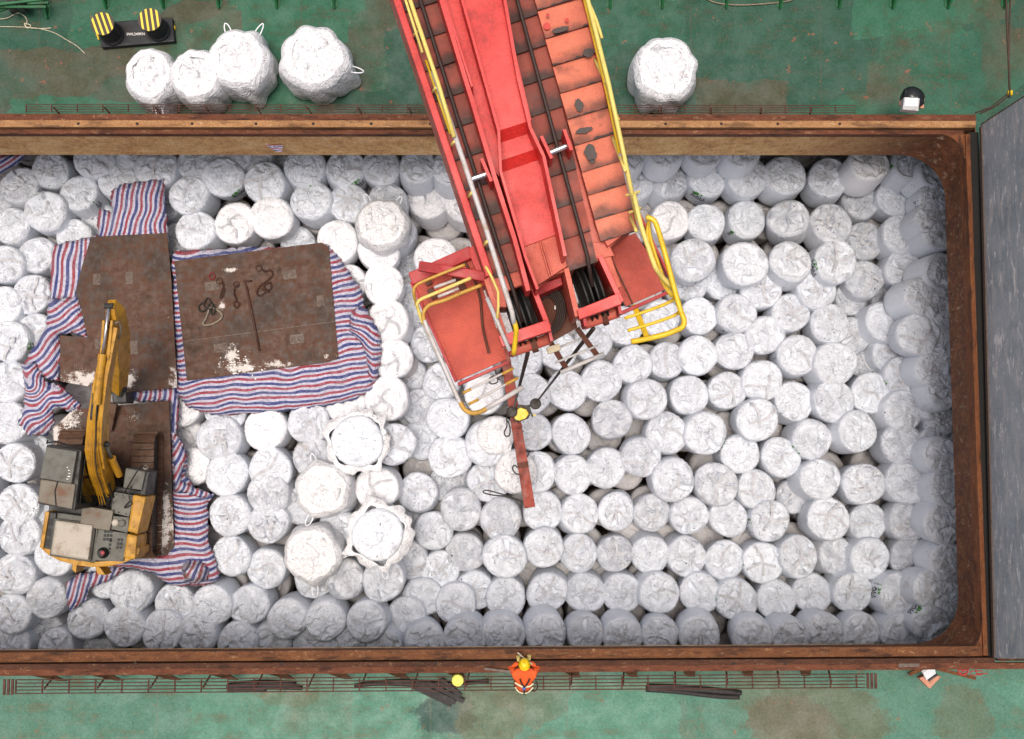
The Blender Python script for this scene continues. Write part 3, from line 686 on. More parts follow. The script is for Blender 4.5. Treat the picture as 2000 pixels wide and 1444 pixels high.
# ------------------------------------------------------------------ open and loose sacks (slack outer sack round a full bag)
def loose_sack(px, py, d, ztop, seed, label, corners, flare=.16, loops=2, squash=1.0, rot=0.0, hi=1.0, mat='bag_clean', clean=True, open_=False, spout=False, skirt=True, tilt=(0, 0)):
    s = d*(20-ztop)/F/BD
    top = P(px, py, ztop); base = top - Vector((0, 0, 1.1))
    t = thing('open_bulk_bag', base, label, 'open sack')
    r = np.random.RandomState(seed); nth = 96
    co, fc = bag_arrays(700+seed, 96); q = co.copy()
    lk_ = 1.03 if open_ else .93; q[:, 0] *= s*lk_*squash; q[:, 1] *= s*lk_; q[:, 2] += .02
    me = np_mesh('filled_liner', q, fc, (M['bag'] if open_ else M['sack']) if clean else M['bag']); o = bpy.data.objects.new('filled_liner', me); COL.objects.link(o); o.parent = t; o.color = (1, 1, 1, .1)
    o.rotation_euler = (tilt[0], tilt[1], rot)
    if skirt:
        rows = 22; th = np.arange(nth)*2*math.pi/nth; V = []; Fc = []
        for i in range(rows):
            v = i/(rows-1)                           # 0 floor, 1 open rim
            body = .62 + .02*math.sin(v*3)
            rim = .5 + .05*r.uniform(-1, 1)
            if open_: rad0 = (.60-.16*v if v < .5 else .52)
            else: rad0 = .57+flare*.3*(1-v) + .05*math.sin(math.pi*v) - .20*max(0, (v-.72)/.28)**1.4
            rad = np.full(nth, rad0)
            for ca, amp in corners:
                dd = np.angle(np.exp(1j*(th-ca)))
                rad += amp*np.exp(-(dd/.24)**2)*(1-v)**.6*.6 + (amp*.6 if open_ else 0)*np.exp(-(dd/.16)**2)*v**3
            cs = np.c_[np.cos(th)*2, np.sin(th)*2, np.full(nth, v*2.2)]
            fold = np.abs(np.sin(th*7+1.3*wob(cs, seed+11)))-.5
            fold = np.abs(np.sin(th*3.5+1.7*v+1.1*wob(np.c_[np.cos(th), np.sin(th), np.full(nth, v*.7)], seed+11)))-.5
            rad += .085*fold*(1-.75*v) + .03*wob(cs*.9, seed+12)
            if open_:
                t_ = max(0, v-.5)*2; lf = .55+.55*wob(np.c_[np.cos(th)*2.2, np.sin(th)*2.2], seed+21)
                rad = rad + t_*(.05+.20*lf) + t_*.014*np.abs(np.sin(th*11+3*wob(np.c_[np.cos(th), np.sin(th)], seed+22)))
                z = (min(1, 2*v)*1.0 + t_*.06*(1-lf) - t_*t_*.22*lf)*hi + .06*t_*wob(np.c_[np.cos(th)*5, np.sin(th)*5], seed+23)
            else: z = (1.10*min(1, v/.86) + .03*max(0, (v-.86)/.14))*hi + .02*wob(cs*1.5, seed+13)*v
            V += [(rad[j]*s*squash*math.cos(th[j]+rot), rad[j]*s*math.sin(th[j]+rot), max(.01, z[j] if hasattr(z, '__len__') else z)) for j in range(nth)]
        for i in range(rows-1):
            for j in range(nth): Fc.append((i*nth+j, i*nth+(j+1)%nth, (i+1)*nth+(j+1)%nth, (i+1)*nth+j))
        me = np_mesh('outer_sack', V, Fc, M['sack'], False); o = bpy.data.objects.new('outer_sack', me); COL.objects.link(o); o.parent = t; o.color = (1, 1, 1, .1)
        sol = o.modifiers.new('thickness', 'SOLIDIFY'); sol.thickness = .008
    for k in range(loops):
        ca = corners[k % len(corners)][0]+rot; rr = (.60+corners[k % len(corners)][1]*.75)*s
        c = Vector((rr*math.cos(ca), rr*math.sin(ca), .82*hi)); dirv = Vector((math.cos(ca), math.sin(ca), 0)); sd = Vector((-dirv.y, dirv.x, 0))
        pts = [c-sd*.07-dirv*.1, c-sd*.06+dirv*.08+Vector((0,0,.05)), c+dirv*.17+Vector((0,0,.02)), c+sd*.06+dirv*.08+Vector((0,0,-.02)), c+sd*.07-dirv*.1]
        bm = bmesh.new(); add_tube(bm, smooth_path(pts, 5), .014, 6)
        o = obj('lifting_loop', bm, M['bag_clean'], t, True); o.color = (1, 1, 1, 0)
    if spout:
        bm = bmesh.new(); n_ = 40; prof = []
        V = []; Fc = []
        for i in range(10):
            v = i/9
            for j in range(n_):
                a = 2*math.pi*j/n_; rad = (.26*(1-v)+.12+.03*math.sin(5*a+v*6))*s*(1-.4*v*v)
                V.append((rad*math.cos(a)+.1, rad*math.sin(a)-.12, 1.02+.22*v-.1*v*v))
        for i in range(9):
            for j in range(n_): Fc.append((i*n_+j, i*n_+(j+1)%n_, (i+1)*n_+(j+1)%n_, (i+1)*n_+j))
        Fc.append(tuple(9*n_+j for j in range(n_)))
        o = bpy.data.objects.new('tied_spout', np_mesh('tied_spout', V, Fc, M['bag_clean'])); COL.objects.link(o); o.parent = t; o.color = (1, 1, 1, .1)
    return t
D90 = math.pi/2
DS = DK+1.15
loose_sack(289, 143, 98, DS, 1, 'narrow open white sack with trailing loop, on deck just below the striped bollards', [(-1.35, .32), (2.4, .12), (.9, .05)], loops=1, squash=.9)
loose_sack(380, 143, 96, DS, 2, 'egg shaped white sack wedged between two other sacks on the deck', [(-.75, .06), (2.3, .08)], loops=0, squash=.95)
loose_sack(463, 112, 108, DS, 3, 'open white sack with two raised loops, on deck right of the bollards', [(1.05, .22), (1.95, .14), (-1.15, .22)], loops=2)
loose_sack(610, 108, 118, DS, 4, 'wide slack white sack standing alone on far deck beside the boom', [(-.25, .28), (3.4, .22), (1.4, .04)], loops=1)
loose_sack(1302, 130, 116, DS, 5, 'smooth round white sack alone on deck beyond the boom\'s yellow railing', [(-1.1, .10), (-2.0, .10)], loops=0, flare=.1)
HS = -5.55
loose_sack(745, 436, 92, HS, 6, 'open sack with sheer sides standing on bags left of the boom', [(1.0, .1), (2.1, .14)], loops=2, mat='film')
loose_sack(697, 862, 100, HS, 7, 'torn open sack between the striped tarpaulin and the orange beam', [(2.9, .2), (.7, .12), (-2.2, .22), (-.9, .2)], loops=0, open_=True)
loose_sack(628, 957, 94, HS, 8, 'open sack with loops just below the torn open sack', [(1.9, .14), (-2.0, .2), (-.5, .16), (.5, .1)], loops=2)
loose_sack(737, 1045, 100, HS, 9, 'wide open sack with flaps above the near middle of the hold', [(-2.6, .26), (-1.4, .3), (1.8, .2), (.4, .12)], loops=2, open_=True)
loose_sack(607, 1083, 96, HS, 10, 'tied sack in slack outer skin left of the wide flapped sack', [(-1.5, .3), (2.4, .1), (-.3, .14)], loops=1)
loose_sack(968, 850, 82, -6.3, 11, 'small sack with tied spout right under the yellow hook block', [(.4, .05)], loops=0, skirt=False, spout=True)
loose_sack(1007, 922, 92, -6.3, 12, 'smooth pale sack lying under the free end of the orange beam', [(.4, .05)], loops=0, skirt=False, clean=True)

# ------------------------------------------------------------------ steel plates laid on the bags
def plate_mat(name):
    s = NT(name); v = s.pos()
    a = s.noise(v, .9, 7, .66); b = s.noise(v, 5, 6, .7); g = s.noise(v, 60, 4, .7); sc = s.noise(s.mapping(v, (14, 1.5, 1), (0, 0, .5)), 2, 6, .75)
    c = s.cramp(s.math('ADD', s.math('MULTIPLY', a, .7), s.math('MULTIPLY', b, .3)), [(.3, lin(38, 31, 24)), (.44, lin(56, 38, 26)), (.54, lin(80, 48, 27)), (.64, lin(54, 37, 26)), (.76, lin(66, 46, 33))])
    c = s.mix(s.ramp(sc, .60, .68, 0, .4), c, lin(150, 132, 116))
    wp = s.math('ADD', s.math('MULTIPLY', s.noise(v, 1.15, 4, .6), .55), s.math('MULTIPLY', b, .45))
    c = s.mix(s.ramp(wp, .632, .655, 0, .75), c, lin(198, 190, 182))
    c = s.mix(s.ramp(s.math('ADD', s.math('MULTIPLY', g, .5), s.math('MULTIPLY', b, .5)), .66, .69, 0, .7), c, lin(170, 154, 138))
    c = s.mix(s.ramp(s.noise(v, 7, 5, .7), .62, .7, 0, .6), c, lin(46, 32, 24))
    nz = s.math('ADD', s.math('MULTIPLY', s.noise(v, 4, 7, .8), .7), s.math('MULTIPLY', g, .3))
    for (px, py, rx, ry) in ((320, 1030, 26, 50), (325, 985, 10, 30), (470, 718, 46, 14), (452, 694, 12, 22), (128, 812, 34, 30), (165, 742, 50, 20), (252, 745, 18, 20), (345, 735, 18, 24), (105, 845, 14, 26), (432, 596, 7, 10), (448, 528, 14, 5), (540, 712, 30, 8)):
        q = P(px, py, -6.0); e = s.mapping(v, (ppm(-6)/rx, ppm(-6)/ry, 0), (0, 0, 0), (-q.x*ppm(-6)/rx, -q.y*ppm(-6)/ry, 0))
        ln = s.n('VectorMath', operation='LENGTH'); s.lk(e, ln.inputs[0])
        k = s.ramp(s.math('SUBTRACT', nz, s.math('MULTIPLY', ln.outputs['Value'], .13)), .405, .45, 0, .9)
        c = s.mix(k, c, lin(206, 200, 194))
    return s.done(c, s.ramp(b, .3, .7, .5, .8), s.bump(s.math('ADD', b, g), .3, .01))
M['plate'] = plate_mat('rust brown steel plate')
M['worn_metal'] = paint('worn pale steel', lin(98, 82, 72), lin(40, 30, 24), .95, 16, .6)
M['scuff'] = plain('spilled white powder', lin(226, 222, 216), .9, 0, .15)
ZP = -6.0
def plate(poly, label, sockets, seams=(), z=ZP, powder=()):
    pts = [P(x, y, z) for x, y in poly]; c = sum(pts, Vector())/len(pts)
    t = thing('steel_plate', Vector((c.x, c.y, z-.03)), label, 'steel plate', 'rusty steel plates on the bags')
    bm = bmesh.new(); pxprism(bm, poly, z, z-.03, .004); part(t, 'sheet', bm, M['plate'])
    for (x, y, w_, h_, a) in sockets:
        bm = bmesh.new(); c = P(x, y, z); R = Matrix.Rotation(a, 3, 'Z'); k = 1/ppm(z)
        add_box(bm, c+Vector((0, 0, .004)), (w_*k, h_*k, .012), R, .003)
        add_box(bm, c+Vector((0, 0, .012)), (w_*k*.78, h_*k*.55, .012), R, .003)
        for q in (-.22, .22): add_lathe(bm, c+R@Vector((w_*k*q if w_ > h_ else 0, h_*k*q if h_ >= w_ else 0, .014)), [(.05, 0), (.05, .014), (.03, .02)], 12)
        part(t, 'lashing_socket', bm, M['worn_metal'])
    for (x0, y0, x1, y1) in seams:
        bm = bmesh.new(); add_beam(bm, P(x0, y0, z+.002), P(x1, y1, z+.002), .018, .008); part(t, 'weld_seam', bm, M['worn_metal'])
    for (x, y, r_, sd) in powder:
        bm = bmesh.new(); rr = random.Random(sd)
        for q in range(40):
            cx, cy = x+rr.gauss(0, r_*.55), y+rr.gauss(0, r_*.35); n_ = 9; rd = r_*rr.uniform(.02, .09)/ppm(z); c = P(cx, cy, z)
            ring = [bm.verts.new((c.x+rd*rr.uniform(.5, 1.3)*math.cos(2*math.pi*i/n_), c.y+rd*rr.uniform(.4, 1.1)*math.sin(2*math.pi*i/n_), z+.004)) for i in range(n_)]
            ct = bm.verts.new((c.x, c.y, z+.004+min(.012, rd*.25)))
            for i in range(n_): bm.faces.new((ring[i], ring[(i+1)%n_], ct))
        part(t, 'powder_spill', bm, M['scuff'])['kind'] = 'stuff'
    return t
plate(PLATE_A, 'rusty steel plate with a jagged left edge under the excavator arm', [(189, 546, 14, 22, .05), (253, 543, 14, 24, .05), (192, 672, 12, 20, .05), (262, 679, 14, 26, .05)], powder=((255, 742, 12, 3),))
plate(PLATE_B, 'nearly square rusty steel plate with chains and a rod lying on it', [(414, 559, 27, 17, .14), (566, 537, 26, 17, .14), (626, 588, 14, 22, .1), (431, 680, 26, 17, .14), (580, 662, 27, 18, .14)], ((352, 668, 655, 628),), powder=((455, 705, 22, 5), (470, 718, 34, 6)))
plate(PLATE_C, 'rusty steel plate under the excavator tracks', [], powder=((318, 1035, 16, 11), (314, 1022, 12, 12), (130, 830, 22, 13), (262, 815, 10, 14)), z=ZP-.004)

# things lying on the square plate
M['chain'] = paint('dark rusty chain', lin(70, 40, 28), lin(34, 22, 18), .6, 8, .7)
M['rope_grey'] = plain('grey rope', lin(140, 130, 112), .9, 0, .4, 30)
M['rope_dark'] = plain('dark greasy rope', lin(52, 46, 40), .85, 0, .4, 30)
M['rope_pale'] = plain('pale cord', lin(206, 196, 170), .9, 0, .3, 30)
def chain(path, label, r=.035):
    pts = smooth_path([P(x, y, ZP+.03) for x, y in path], 14); bm = bmesh.new(); d = 0; k = 0; last_p = pts[0]
    for a, b in zip(pts, pts[1:]):
        d += (b-a).length
        if d > r*1.35:
            d = 0; dirv = (b-a).normalized(); s = dirv.cross(Vector((0, 0, 1)))
            u = s if k % 2 else (s*.5+Vector((0, 0, .6))).normalized(); k += 1
            ring = [b+dirv*math.cos(q*math.pi/5)*r*1.15+u*math.sin(q*math.pi/5)*r*.65 for q in range(10)]
            add_tube(bm, ring, r*.26, 5, True)
    rg = [pts[0]+Vector((math.cos(q*.4488)*.075-.06, math.sin(q*.4488)*.075, .0)) for q in range(14)]
    add_tube(bm, rg, .012, 5, True)
    o = recentre(obj('chain', bm, M['chain'], None, True)); return tag(o, label, 'chain', 'rusty chains on the square plate')
chain([(510, 524), (518, 530), (528, 528), (533, 536), (526, 545), (508, 560), (502, 572), (508, 578), (520, 570), (530, 562), (526, 552), (516, 560), (524, 570), (514, 566)], 'rusty chain in a tangle near the plate\'s upper socket')
chain([(466, 556), (459, 562), (458, 575), (462, 586), (457, 594), (462, 602), (467, 594), (462, 588)], 'short rusty chain with its end bunched, beside the long rod')
chain([(433, 549), (437, 560), (433, 570), (431, 582), (436, 576), (438, 566)], 'rusty chain hanging off the red-ringed socket')
bm = bmesh.new(); add_tube(bm, [P(492, 549, ZP+.03), P(477, 549, ZP+.03), P(481, 560, ZP+.03), P(493, 615, ZP+.03), P(507, 686, ZP+.03)], .028, 8)
tag(recentre(obj('steel_rod', bm, M['chain'], None, True)), 'long rusty steel rod with bent end on the square plate', 'steel rod')
bm = bmesh.new(); c = P(414, 540, ZP+.03); add_tube(bm, [c+Vector((.075*math.cos(q*.4), .08*math.sin(q*.4), .0)) for q in range(16)], .014, 5, True)
tag(recentre(obj('wire_ring', bm, plain('red wire', lin(130, 30, 34), .6), None, True)), 'red wire ring at the socket on the square plate', 'wire ring')
bm = bmesh.new()
add_tube(bm, smooth_path([P(x, y, ZP+.03+.02*(i % 3)) for i, (x, y) in enumerate([(398, 590), (388, 598), (392, 608), (404, 604), (410, 592), (416, 598), (408, 606), (398, 596), (405, 582), (412, 590), (420, 604), (414, 614), (406, 596)])], 8), .022, 6)
tag(recentre(obj('sling', bm, M['rope_dark'], None, True)), 'knotted dark rope sling on the square plate', 'rope sling')
bm = bmesh.new(); add_tube(bm, smooth_path([P(x, y, ZP+.035) for x, y in [(410, 600), (402, 622), (396, 634), (412, 634), (430, 624), (433, 614), (422, 604), (412, 600)]], 8), .026, 6)
tag(recentre(obj('sling', bm, M['rope_grey'], None, True)), 'pale rope loop below the knotted dark sling', 'rope sling')

# ------------------------------------------------------------------ striped tarpaulins
def tarp_mat(name, dull=0.0):
    s = NT(name); uv = s.n('UVMap').outputs[0]; v = s.pos()
    sx = s.n('SeparateXYZ'); s.lk(uv, sx.inputs[0])
    u = s.math('FRACT', sx.outputs[0])
    n_ = s.n('ValToRGB'); s.lk(u, n_.inputs[0]); n_.color_ramp.interpolation = 'CONSTANT'
    W, R_, B_ = lin(190, 188, 206), lin(154, 56, 70), lin(54, 64, 124)
    st = [(0, R_), (.26, W), (.48, B_), (.76, W)]
    e = n_.color_ramp.elements
    while len(e) < 4: e.new(.5)
    for el_, (p, c) in zip(e, st): el_.position = p; el_.color = c
    c = s.mix(s.ramp(s.noise(v, 3, 5, .65), .4, .7, .03, .3+dull), n_.outputs[0], lin(150, 150, 160) if not dull else lin(96, 84, 66))
    weave = s.noise(v, 160, 2); e1 = s.vor(s.vmath('ADD', v, s.vmath('MULTIPLY', s.noisec(v, 3, 3), (.3, .3, .3))), 6)
    g = s.ramp(weave, .3, .7, .85, 1.1); gm = s.n('CombineColor'); [s.lk(g, gm.inputs[i]) for i in range(3)]
    c = s.mix(1.0, c, gm.outputs[0], 'MULTIPLY')
    h = s.math('ADD', s.math('MULTIPLY', s.math('MINIMUM', e1, .15), 2.0), s.noise(v, 8, 5, .6))
    return s.done(c, .42, s.bump(h, .8, .07), 0, .5)
M['tarp'] = tarp_mat('striped woven tarpaulin'); M['tarp_dirty'] = tarp_mat('muddy striped tarpaulin', .5)
PLW = [[tuple(P(x, y, ZP).xy) for x, y in pl] for pl in (PLATE_A, PLATE_B, PLATE_C)]
def tarp(poly, ang, amp, seed, label, z0=-6.11, period=.25, warp=.16, cell=.046, twist=None, mat='tarp', freq=3.2, drop=.16, crump=0.028):
    W = [P(x, y, z0) for x, y in poly]; rnd = random.Random(seed)
    ring = []
    for a, b in zip(W, W[1:]+W[:1]):
        n_ = max(1, int((b-a).length/cell)); d = b-a; nn = Vector((-d.y, d.x, 0)).normalized()
        for i in range(n_):
            t = i/n_; ring.append((a+d*t+nn*(.02*math.sin(t*17+seed)+rnd.uniform(-.012, .012))*(0 if i == 0 else 1)).xy)
    pp = [tuple(p) for p in ring]; m = len(pp)
    x0, x1 = min(p[0] for p in pp), max(p[0] for p in pp); y0, y1 = min(p[1] for p in pp), max(p[1] for p in pp)
    vs = [Vector(p) for p in pp]; poly2 = [(p.x, p.y) for p in W]
    y = y0
    while y < y1:
        x = x0
        while x < x1:
            qx, qy = x+rnd.uniform(-.3, .3)*cell, y+rnd.uniform(-.3, .3)*cell
            if inpoly(qx, qy, poly2): vs.append(Vector((qx, qy)))
            x += cell
        y += cell
    out = delaunay_2d_cdt(vs, [(i, (i+1) % m) for i in range(m)], [list(range(m))], 1, 1e-5)
    V, Fc = out[0], out[2]; X = np.array([(p.x, p.y) for p in V])
    R_ = np.array(pp); A_ = R_; B_ = np.roll(R_, -1, 0)
    dmin = np.full(len(X), 9.0)
    for a, b in zip(A_, B_):
        d = b-a; L = (d*d).sum(); t = np.clip(((X-a)@d)/max(L, 1e-9), 0, 1); dmin = np.minimum(dmin, np.hypot(*(X-(a+t[:, None]*d)).T))
    ca, sa = math.cos(ang), math.sin(ang)
    q = np.c_[X[:, 0]*ca+X[:, 1]*sa, (-X[:, 0]*sa+X[:, 1]*ca)]
    rid = 1-np.abs(wob(np.c_[q[:, 0]*.55, q[:, 1]*1.3], seed, 10, freq*.6, freq*1.6))
    h = amp*rid + amp*.5*wob(X, seed+2, 10, freq*1.5, freq*4)
    if crump: h += crump*(1-np.abs(wob(X, seed+7, 12, 9, 22))) + crump*.5*wob(X, seed+8, 10, 14, 30)
    h -= drop*np.clip(1-dmin/.2, 0, 1)**2
    z = z0+h
    for pl in PLW:
        ins = np.array([inpoly(a, b, pl) for a, b in X]); z[ins] = np.minimum(z[ins], ZP-.045)
    wv = warp*wob(X*.9, seed+4, 8, .8, 2.4) + .5*h
    if crump: wv += crump*2.0*wob(X, seed+12, 10, 4, 11) + .03*wob(X, seed+13, 10, 5, 9)
    u = (q[:, 1]+wv)/period
    if twist: u = u + twist*q[:, 0]
    me = bpy.data.meshes.new('striped_tarpaulin'); me.from_pydata([(a, b, c) for (a, b), c in zip(X, z)], [], [tuple(f) for f in Fc])
    uvl = me.uv_layers.new(name='UVMap'); li = np.array([l.vertex_index for l in me.loops]); uvl.data.foreach_set('uv', np.c_[u[li], q[li, 0]].ravel())
    me.polygons.foreach_set('use_smooth', [True]*len(me.polygons)); me.materials.append(M[mat]); me.update()
    o = bpy.data.objects.new('striped_tarpaulin', me); COL.objects.link(o)
    sol = o.modifiers.new('thickness', 'SOLIDIFY'); sol.thickness = .006
    return tag(recentre(o), label, 'tarpaulin')
V90 = math.pi/2
tarp([(213, 372), (240, 356), (318, 346), (322, 400), (328, 470), (190, 470), (186, 425), (192, 405), (216, 412)], V90-.12, .05, 21, 'striped tarpaulin bunched at the upper edge of jagged plate', z0=-6.06, warp=.08)
tarp([(96, 490), (104, 476), (188, 458), (200, 500), (176, 530), (155, 575), (152, 590), (94, 585)], V90-.12, .03, 22, 'smooth vertically striped tarpaulin at the jagged plate\'s left edge', warp=.07)
tarp([(92, 585), (152, 578), (168, 618), (170, 662), (140, 650), (116, 655), (118, 690), (114, 745), (88, 740), (44, 716), (62, 678), (88, 640)], V90-.75, .10, 23, 'diagonally creased tarpaulin left of the excavator arm', z0=-6.02, crump=.05)
tarp([(44, 712), (70, 706), (90, 745), (118, 752), (160, 790), (152, 814), (118, 795), (104, 800), (110, 826), (92, 850), (60, 852), (36, 828), (52, 780), (46, 745)], .6, .12, 24, 'shredded and crumpled tarpaulin heap by the left bags', z0=-5.98, crump=.13, period=.23)
tarp([(332, 498), (340, 488), (420, 486), (480, 480), (560, 482), (632, 476), (640, 476), (660, 500), (705, 565), (712, 605), (722, 622), (742, 655), (744, 690), (738, 735), (724, 762), (690, 782), (640, 792), (560, 802), (430, 812), (392, 806), (362, 794), (344, 768), (338, 640)], .11, .045, 25, 'big striped tarpaulin under the square plate', period=.245, z0=-6.1, warp=.07)
tarp([(700, 596), (716, 604), (742, 652), (745, 690), (736, 742), (722, 748), (716, 700), (706, 670), (682, 648), (684, 610)], -.5, .10, 26, 'twisted tarpaulin knot at the square plate\'s right edge', z0=-6.0, crump=.08)
tarp([(246, 770), (262, 760), (344, 755), (348, 800), (342, 848), (331, 850), (332, 786), (250, 784)], V90, .04, 27, 'narrow striped tarpaulin strip between the steel plates', z0=-6.09)
tarp([(330, 838), (346, 850), (362, 876), (364, 902), (360, 930), (378, 952), (416, 968), (404, 985), (405, 1060), (418, 1092), (428, 1132), (398, 1146), (330, 1146), (308, 1132), (300, 1122), (262, 1112), (215, 1108), (225, 1086), (322, 1080), (336, 1040)], .05, .05, 28, 'striped tarpaulin spread beside the excavator\'s right track', z0=-6.09, crump=.018)
tarp([(335, 842), (352, 862), (364, 888), (352, 940), (378, 952), (418, 966), (394, 974), (356, 962), (338, 962)], 1.1, .10, 29, 'crumpled fold of tarpaulin above the track-side tarpaulin', z0=-6.0, crump=.05)
tarp([(216, 1108), (240, 1112), (214, 1134), (172, 1150), (168, 1172), (134, 1198), (126, 1165), (126, 1140), (150, 1122), (180, 1118)], 1.2, .06, 30, 'bluish tarpaulin tail sticking out below the excavator', z0=-6.1, crump=.03)
tarp([(-60, 303), (0, 296), (48, 298), (30, 318), (0, 336), (-60, 350)], .6, .04, 31, 'striped tarpaulin scrap at the far left corner of the hold', z0=-6.3)
tarp([(350, 1108), (366, 1094), (392, 1096), (406, 1112), (404, 1134), (380, 1144), (356, 1136)], .9, .16, 32, 'muddy tarpaulin knot at the end of the track-side tarpaulin', z0=-5.95, mat='tarp_dirty', crump=.06, drop=.3)

# ------------------------------------------------------------------ excavator
M['yel'] = paint('worn yellow machine paint', lin(190, 140, 28), lin(58, 42, 26), .85, 5, .5, .7, lin(168, 120, 30))
M['exgrey'] = paint('dusty grey machine panel', lin(92, 92, 84), lin(70, 50, 38), .75, 4, .6, .3)
M['exrust'] = paint('rust stained roof panel', lin(112, 104, 90), lin(110, 66, 40), .8, 3, .6, .3)
M['exdark'] = paint('dark machine body', lin(44, 44, 42), lin(24, 20, 18), .6, 4, .55)
M['exglass'] = plain('dark cab glass', lin(18, 22, 22), .12)
M['exsilver'] = paint('dull silver engine hood', lin(168, 160, 146), lin(110, 80, 54), .7, 3, .45, .5)
M['track'] = paint('rusty track shoe', lin(92, 66, 48), lin(46, 30, 22), .8, 6, .75)
M['black'] = plain('black rubber and steel', lin(12, 12, 12), .6)
M['chrome'] = plain('bright piston rod', lin(205, 205, 205), .22, .9, .1)
M['red_cap'] = plain('faded red cap', lin(150, 50, 60), .5)
ex = thing('excavator', P(190, 980, ZP), 'yellow tracked excavator with grey cab standing on the rusty plates', 'excavator')
def ep(name, polys, mat, bev=.012, par=None, zref=None):
    bm = bmesh.new()
    for poly, zt, zb in polys: pxprism(bm, poly, zt, zb, bev, zref)
    return part(par or ex, name, bm, mat)
# tracks: a slab of shoes running round, each shoe a raised bar
for nm, x0, x1, ya, yb in (('track', 258, 296, 846, 1090), ('track', 112, 156, 842, 1070)):
    zt = -5.25; a, b = P(x0, ya, zt), P(x1, yb, zt); bm = bmesh.new(); L = a.y-b.y; wd = b.x-a.x; cx = (a.x+b.x)/2
    R_ = (zt-ZP)/2-.02; n_ = 44; per = 2*(L-2*R_)+2*math.pi*R_
    tr = part(ex, nm, bm, M['track'])
    bm = bmesh.new(); add_box(bm, Vector((cx, (a.y+b.y)/2, ZP+R_+.01)), (wd*.62, L-.25, R_*1.5), None, .04); part(tr, 'track_frame', bm, M['exdark'])
    bm = bmesh.new()
    for k in range(n_):
        d = per*k/n_; S = L-2*R_
        if d < S: p = Vector((cx, b.y+R_+d, zt-.03)); an = 0
        elif d < S+math.pi*R_: t = (d-S)/R_; p = Vector((cx, a.y-R_+R_*math.sin(t), ZP+R_+.02+R_*math.cos(t))); an = -t
        elif d < 2*S+math.pi*R_: p = Vector((cx, a.y-R_-(d-S-math.pi*R_), ZP+.03)); an = math.pi
        else: t = (d-2*S-math.pi*R_)/R_; p = Vector((cx, b.y+R_-R_*math.sin(t), ZP+R_+.02-R_*math.cos(t))); an = math.pi-t
        Rm = Matrix.Rotation(an, 3, 'X')
        add_box(bm, p, (wd, per/n_*.86, .03), Rm); add_box(bm, p+Rm@Vector((0, -per/n_*.3, .03)), (wd, .025, .04), Rm); add_box(bm, p+Rm@Vector((0, per/n_*.12, .022)), (wd, .02, .025), Rm)
    me = tr.data; off = tr.parent.location; bm.normal_update(); bm.to_mesh(me); bm.free(); me.transform(Matrix.Translation(-off))
# turntable and main deck
ep('turntable', [([(150, 930), (235, 945), (228, 1060), (140, 1045)], -5.1, -5.7)], M['exdark'], .03)
ep('main_deck', [([(96, 985), (160, 985), (222, 950), (290, 962), (268, 1088), (232, 1098), (150, 1096), (86, 1072)], -4.72, -5.1)], M['exdark'], .02)
# counterweight, a thick curved casting
cw_out = [(78, 1060), (80, 1073), (95, 1086), (115, 1096), (147, 1104), (182, 1108), (212, 1107), (240, 1100), (262, 1091), (270, 1083), (272, 1070)]
cw_in = [(262, 1068), (244, 1090), (212, 1096), (182, 1098), (150, 1095), (120, 1088), (100, 1076), (92, 1062)]
ep('counterweight', [(cw_out+cw_in, -4.42, -5.2)], M['yel'], .05)
ep('lifting_lug', [([(142, 1101), (150, 1103), (148, 1120), (140, 1112)], -4.5, -4.95)], M['yel'], .015)
ep('lifting_lug', [([(185, 1107), (194, 1107), (206, 1124), (190, 1122)], -4.5, -4.95)], M['yel'], .015)
# engine hood, left vent strip, service panels
ep('left_panel', [([(88, 999), (96, 1000), (84, 1073), (77, 1070)], -4.3, -5.0)], M['yel'], .02)
vp = ep('vent_strip', [([(97, 1001), (110, 1003), (99, 1074), (86, 1071)], -4.36, -5.0)], M['exdark'])
for q in range(3):
    y = 1012+q*20; x = 100-q*3.4
    ep('vent', [([(x-5.5, y), (x+3.5, y+1.5), (x+1.6, y+16), (x-8, y+14)], -4.352, -4.37)], M['black'], 0, vp)
ep('hood_base', [([(112, 1002), (192, 1012), (186, 1102), (98, 1086)], -4.42, -5.0)], M['exgrey'], .02)
hd = ep('engine_hood', [([(108, 1016), (181, 1026), (172, 1095), (98, 1083)], -4.22, -4.5)], M['exsilver'], .05)
ep('hood_rim', [([(106, 1013), (186, 1022), (186, 1028), (177, 1096), (170, 1098), (96, 1086)], -4.34, -4.52)], M['exgrey'], .03)
ep('centre_plate', [([(161, 988), (221, 998), (214, 1037), (156, 1028)], -4.28, -4.8)], M['exrust'], .012)
vn = ep('vent_panel', [([(192, 1034), (249, 1042), (241, 1097), (182, 1095)], -4.36, -4.9)], M['exgrey'], .012)
for cx, cy, cols, rws in ((214, 1046, 3, 3), (218, 1068, 1, 4), (237, 1062, 2, 3)):
    for i in range(cols):
        for j in range(rws):
            x, y = cx+(i-(cols-1)/2)*6.2-j*1.0-2, cy+(j-(rws-1)/2)*7.6
            ep('vent', [([(x-2.2, y-2.8), (x+2.4, y-2.2), (x+1.8, y+3), (x-2.8, y+2.4)], -4.35, -4.37)], M['black'], 0, vn)
bm = bmesh.new(); c = P(202, 1080, -4.36); add_lathe(bm, c, [(.13, 0), (.13, .05), (.08, .12), (.08, .16)], 18); part(vn, 'exhaust', bm, M['black'])
bm = bmesh.new(); c = P(201, 1080, -4.2); add_lathe(bm, c, [(.05, 0), (.05, .03), (.03, .04)], 14); part(vn, 'cap', bm, M['red_cap'])
ep('filler_plate', [([(221, 1008), (252, 1011), (249, 1041), (217, 1034)], -4.33, -4.9)], M['exgrey'], .01)
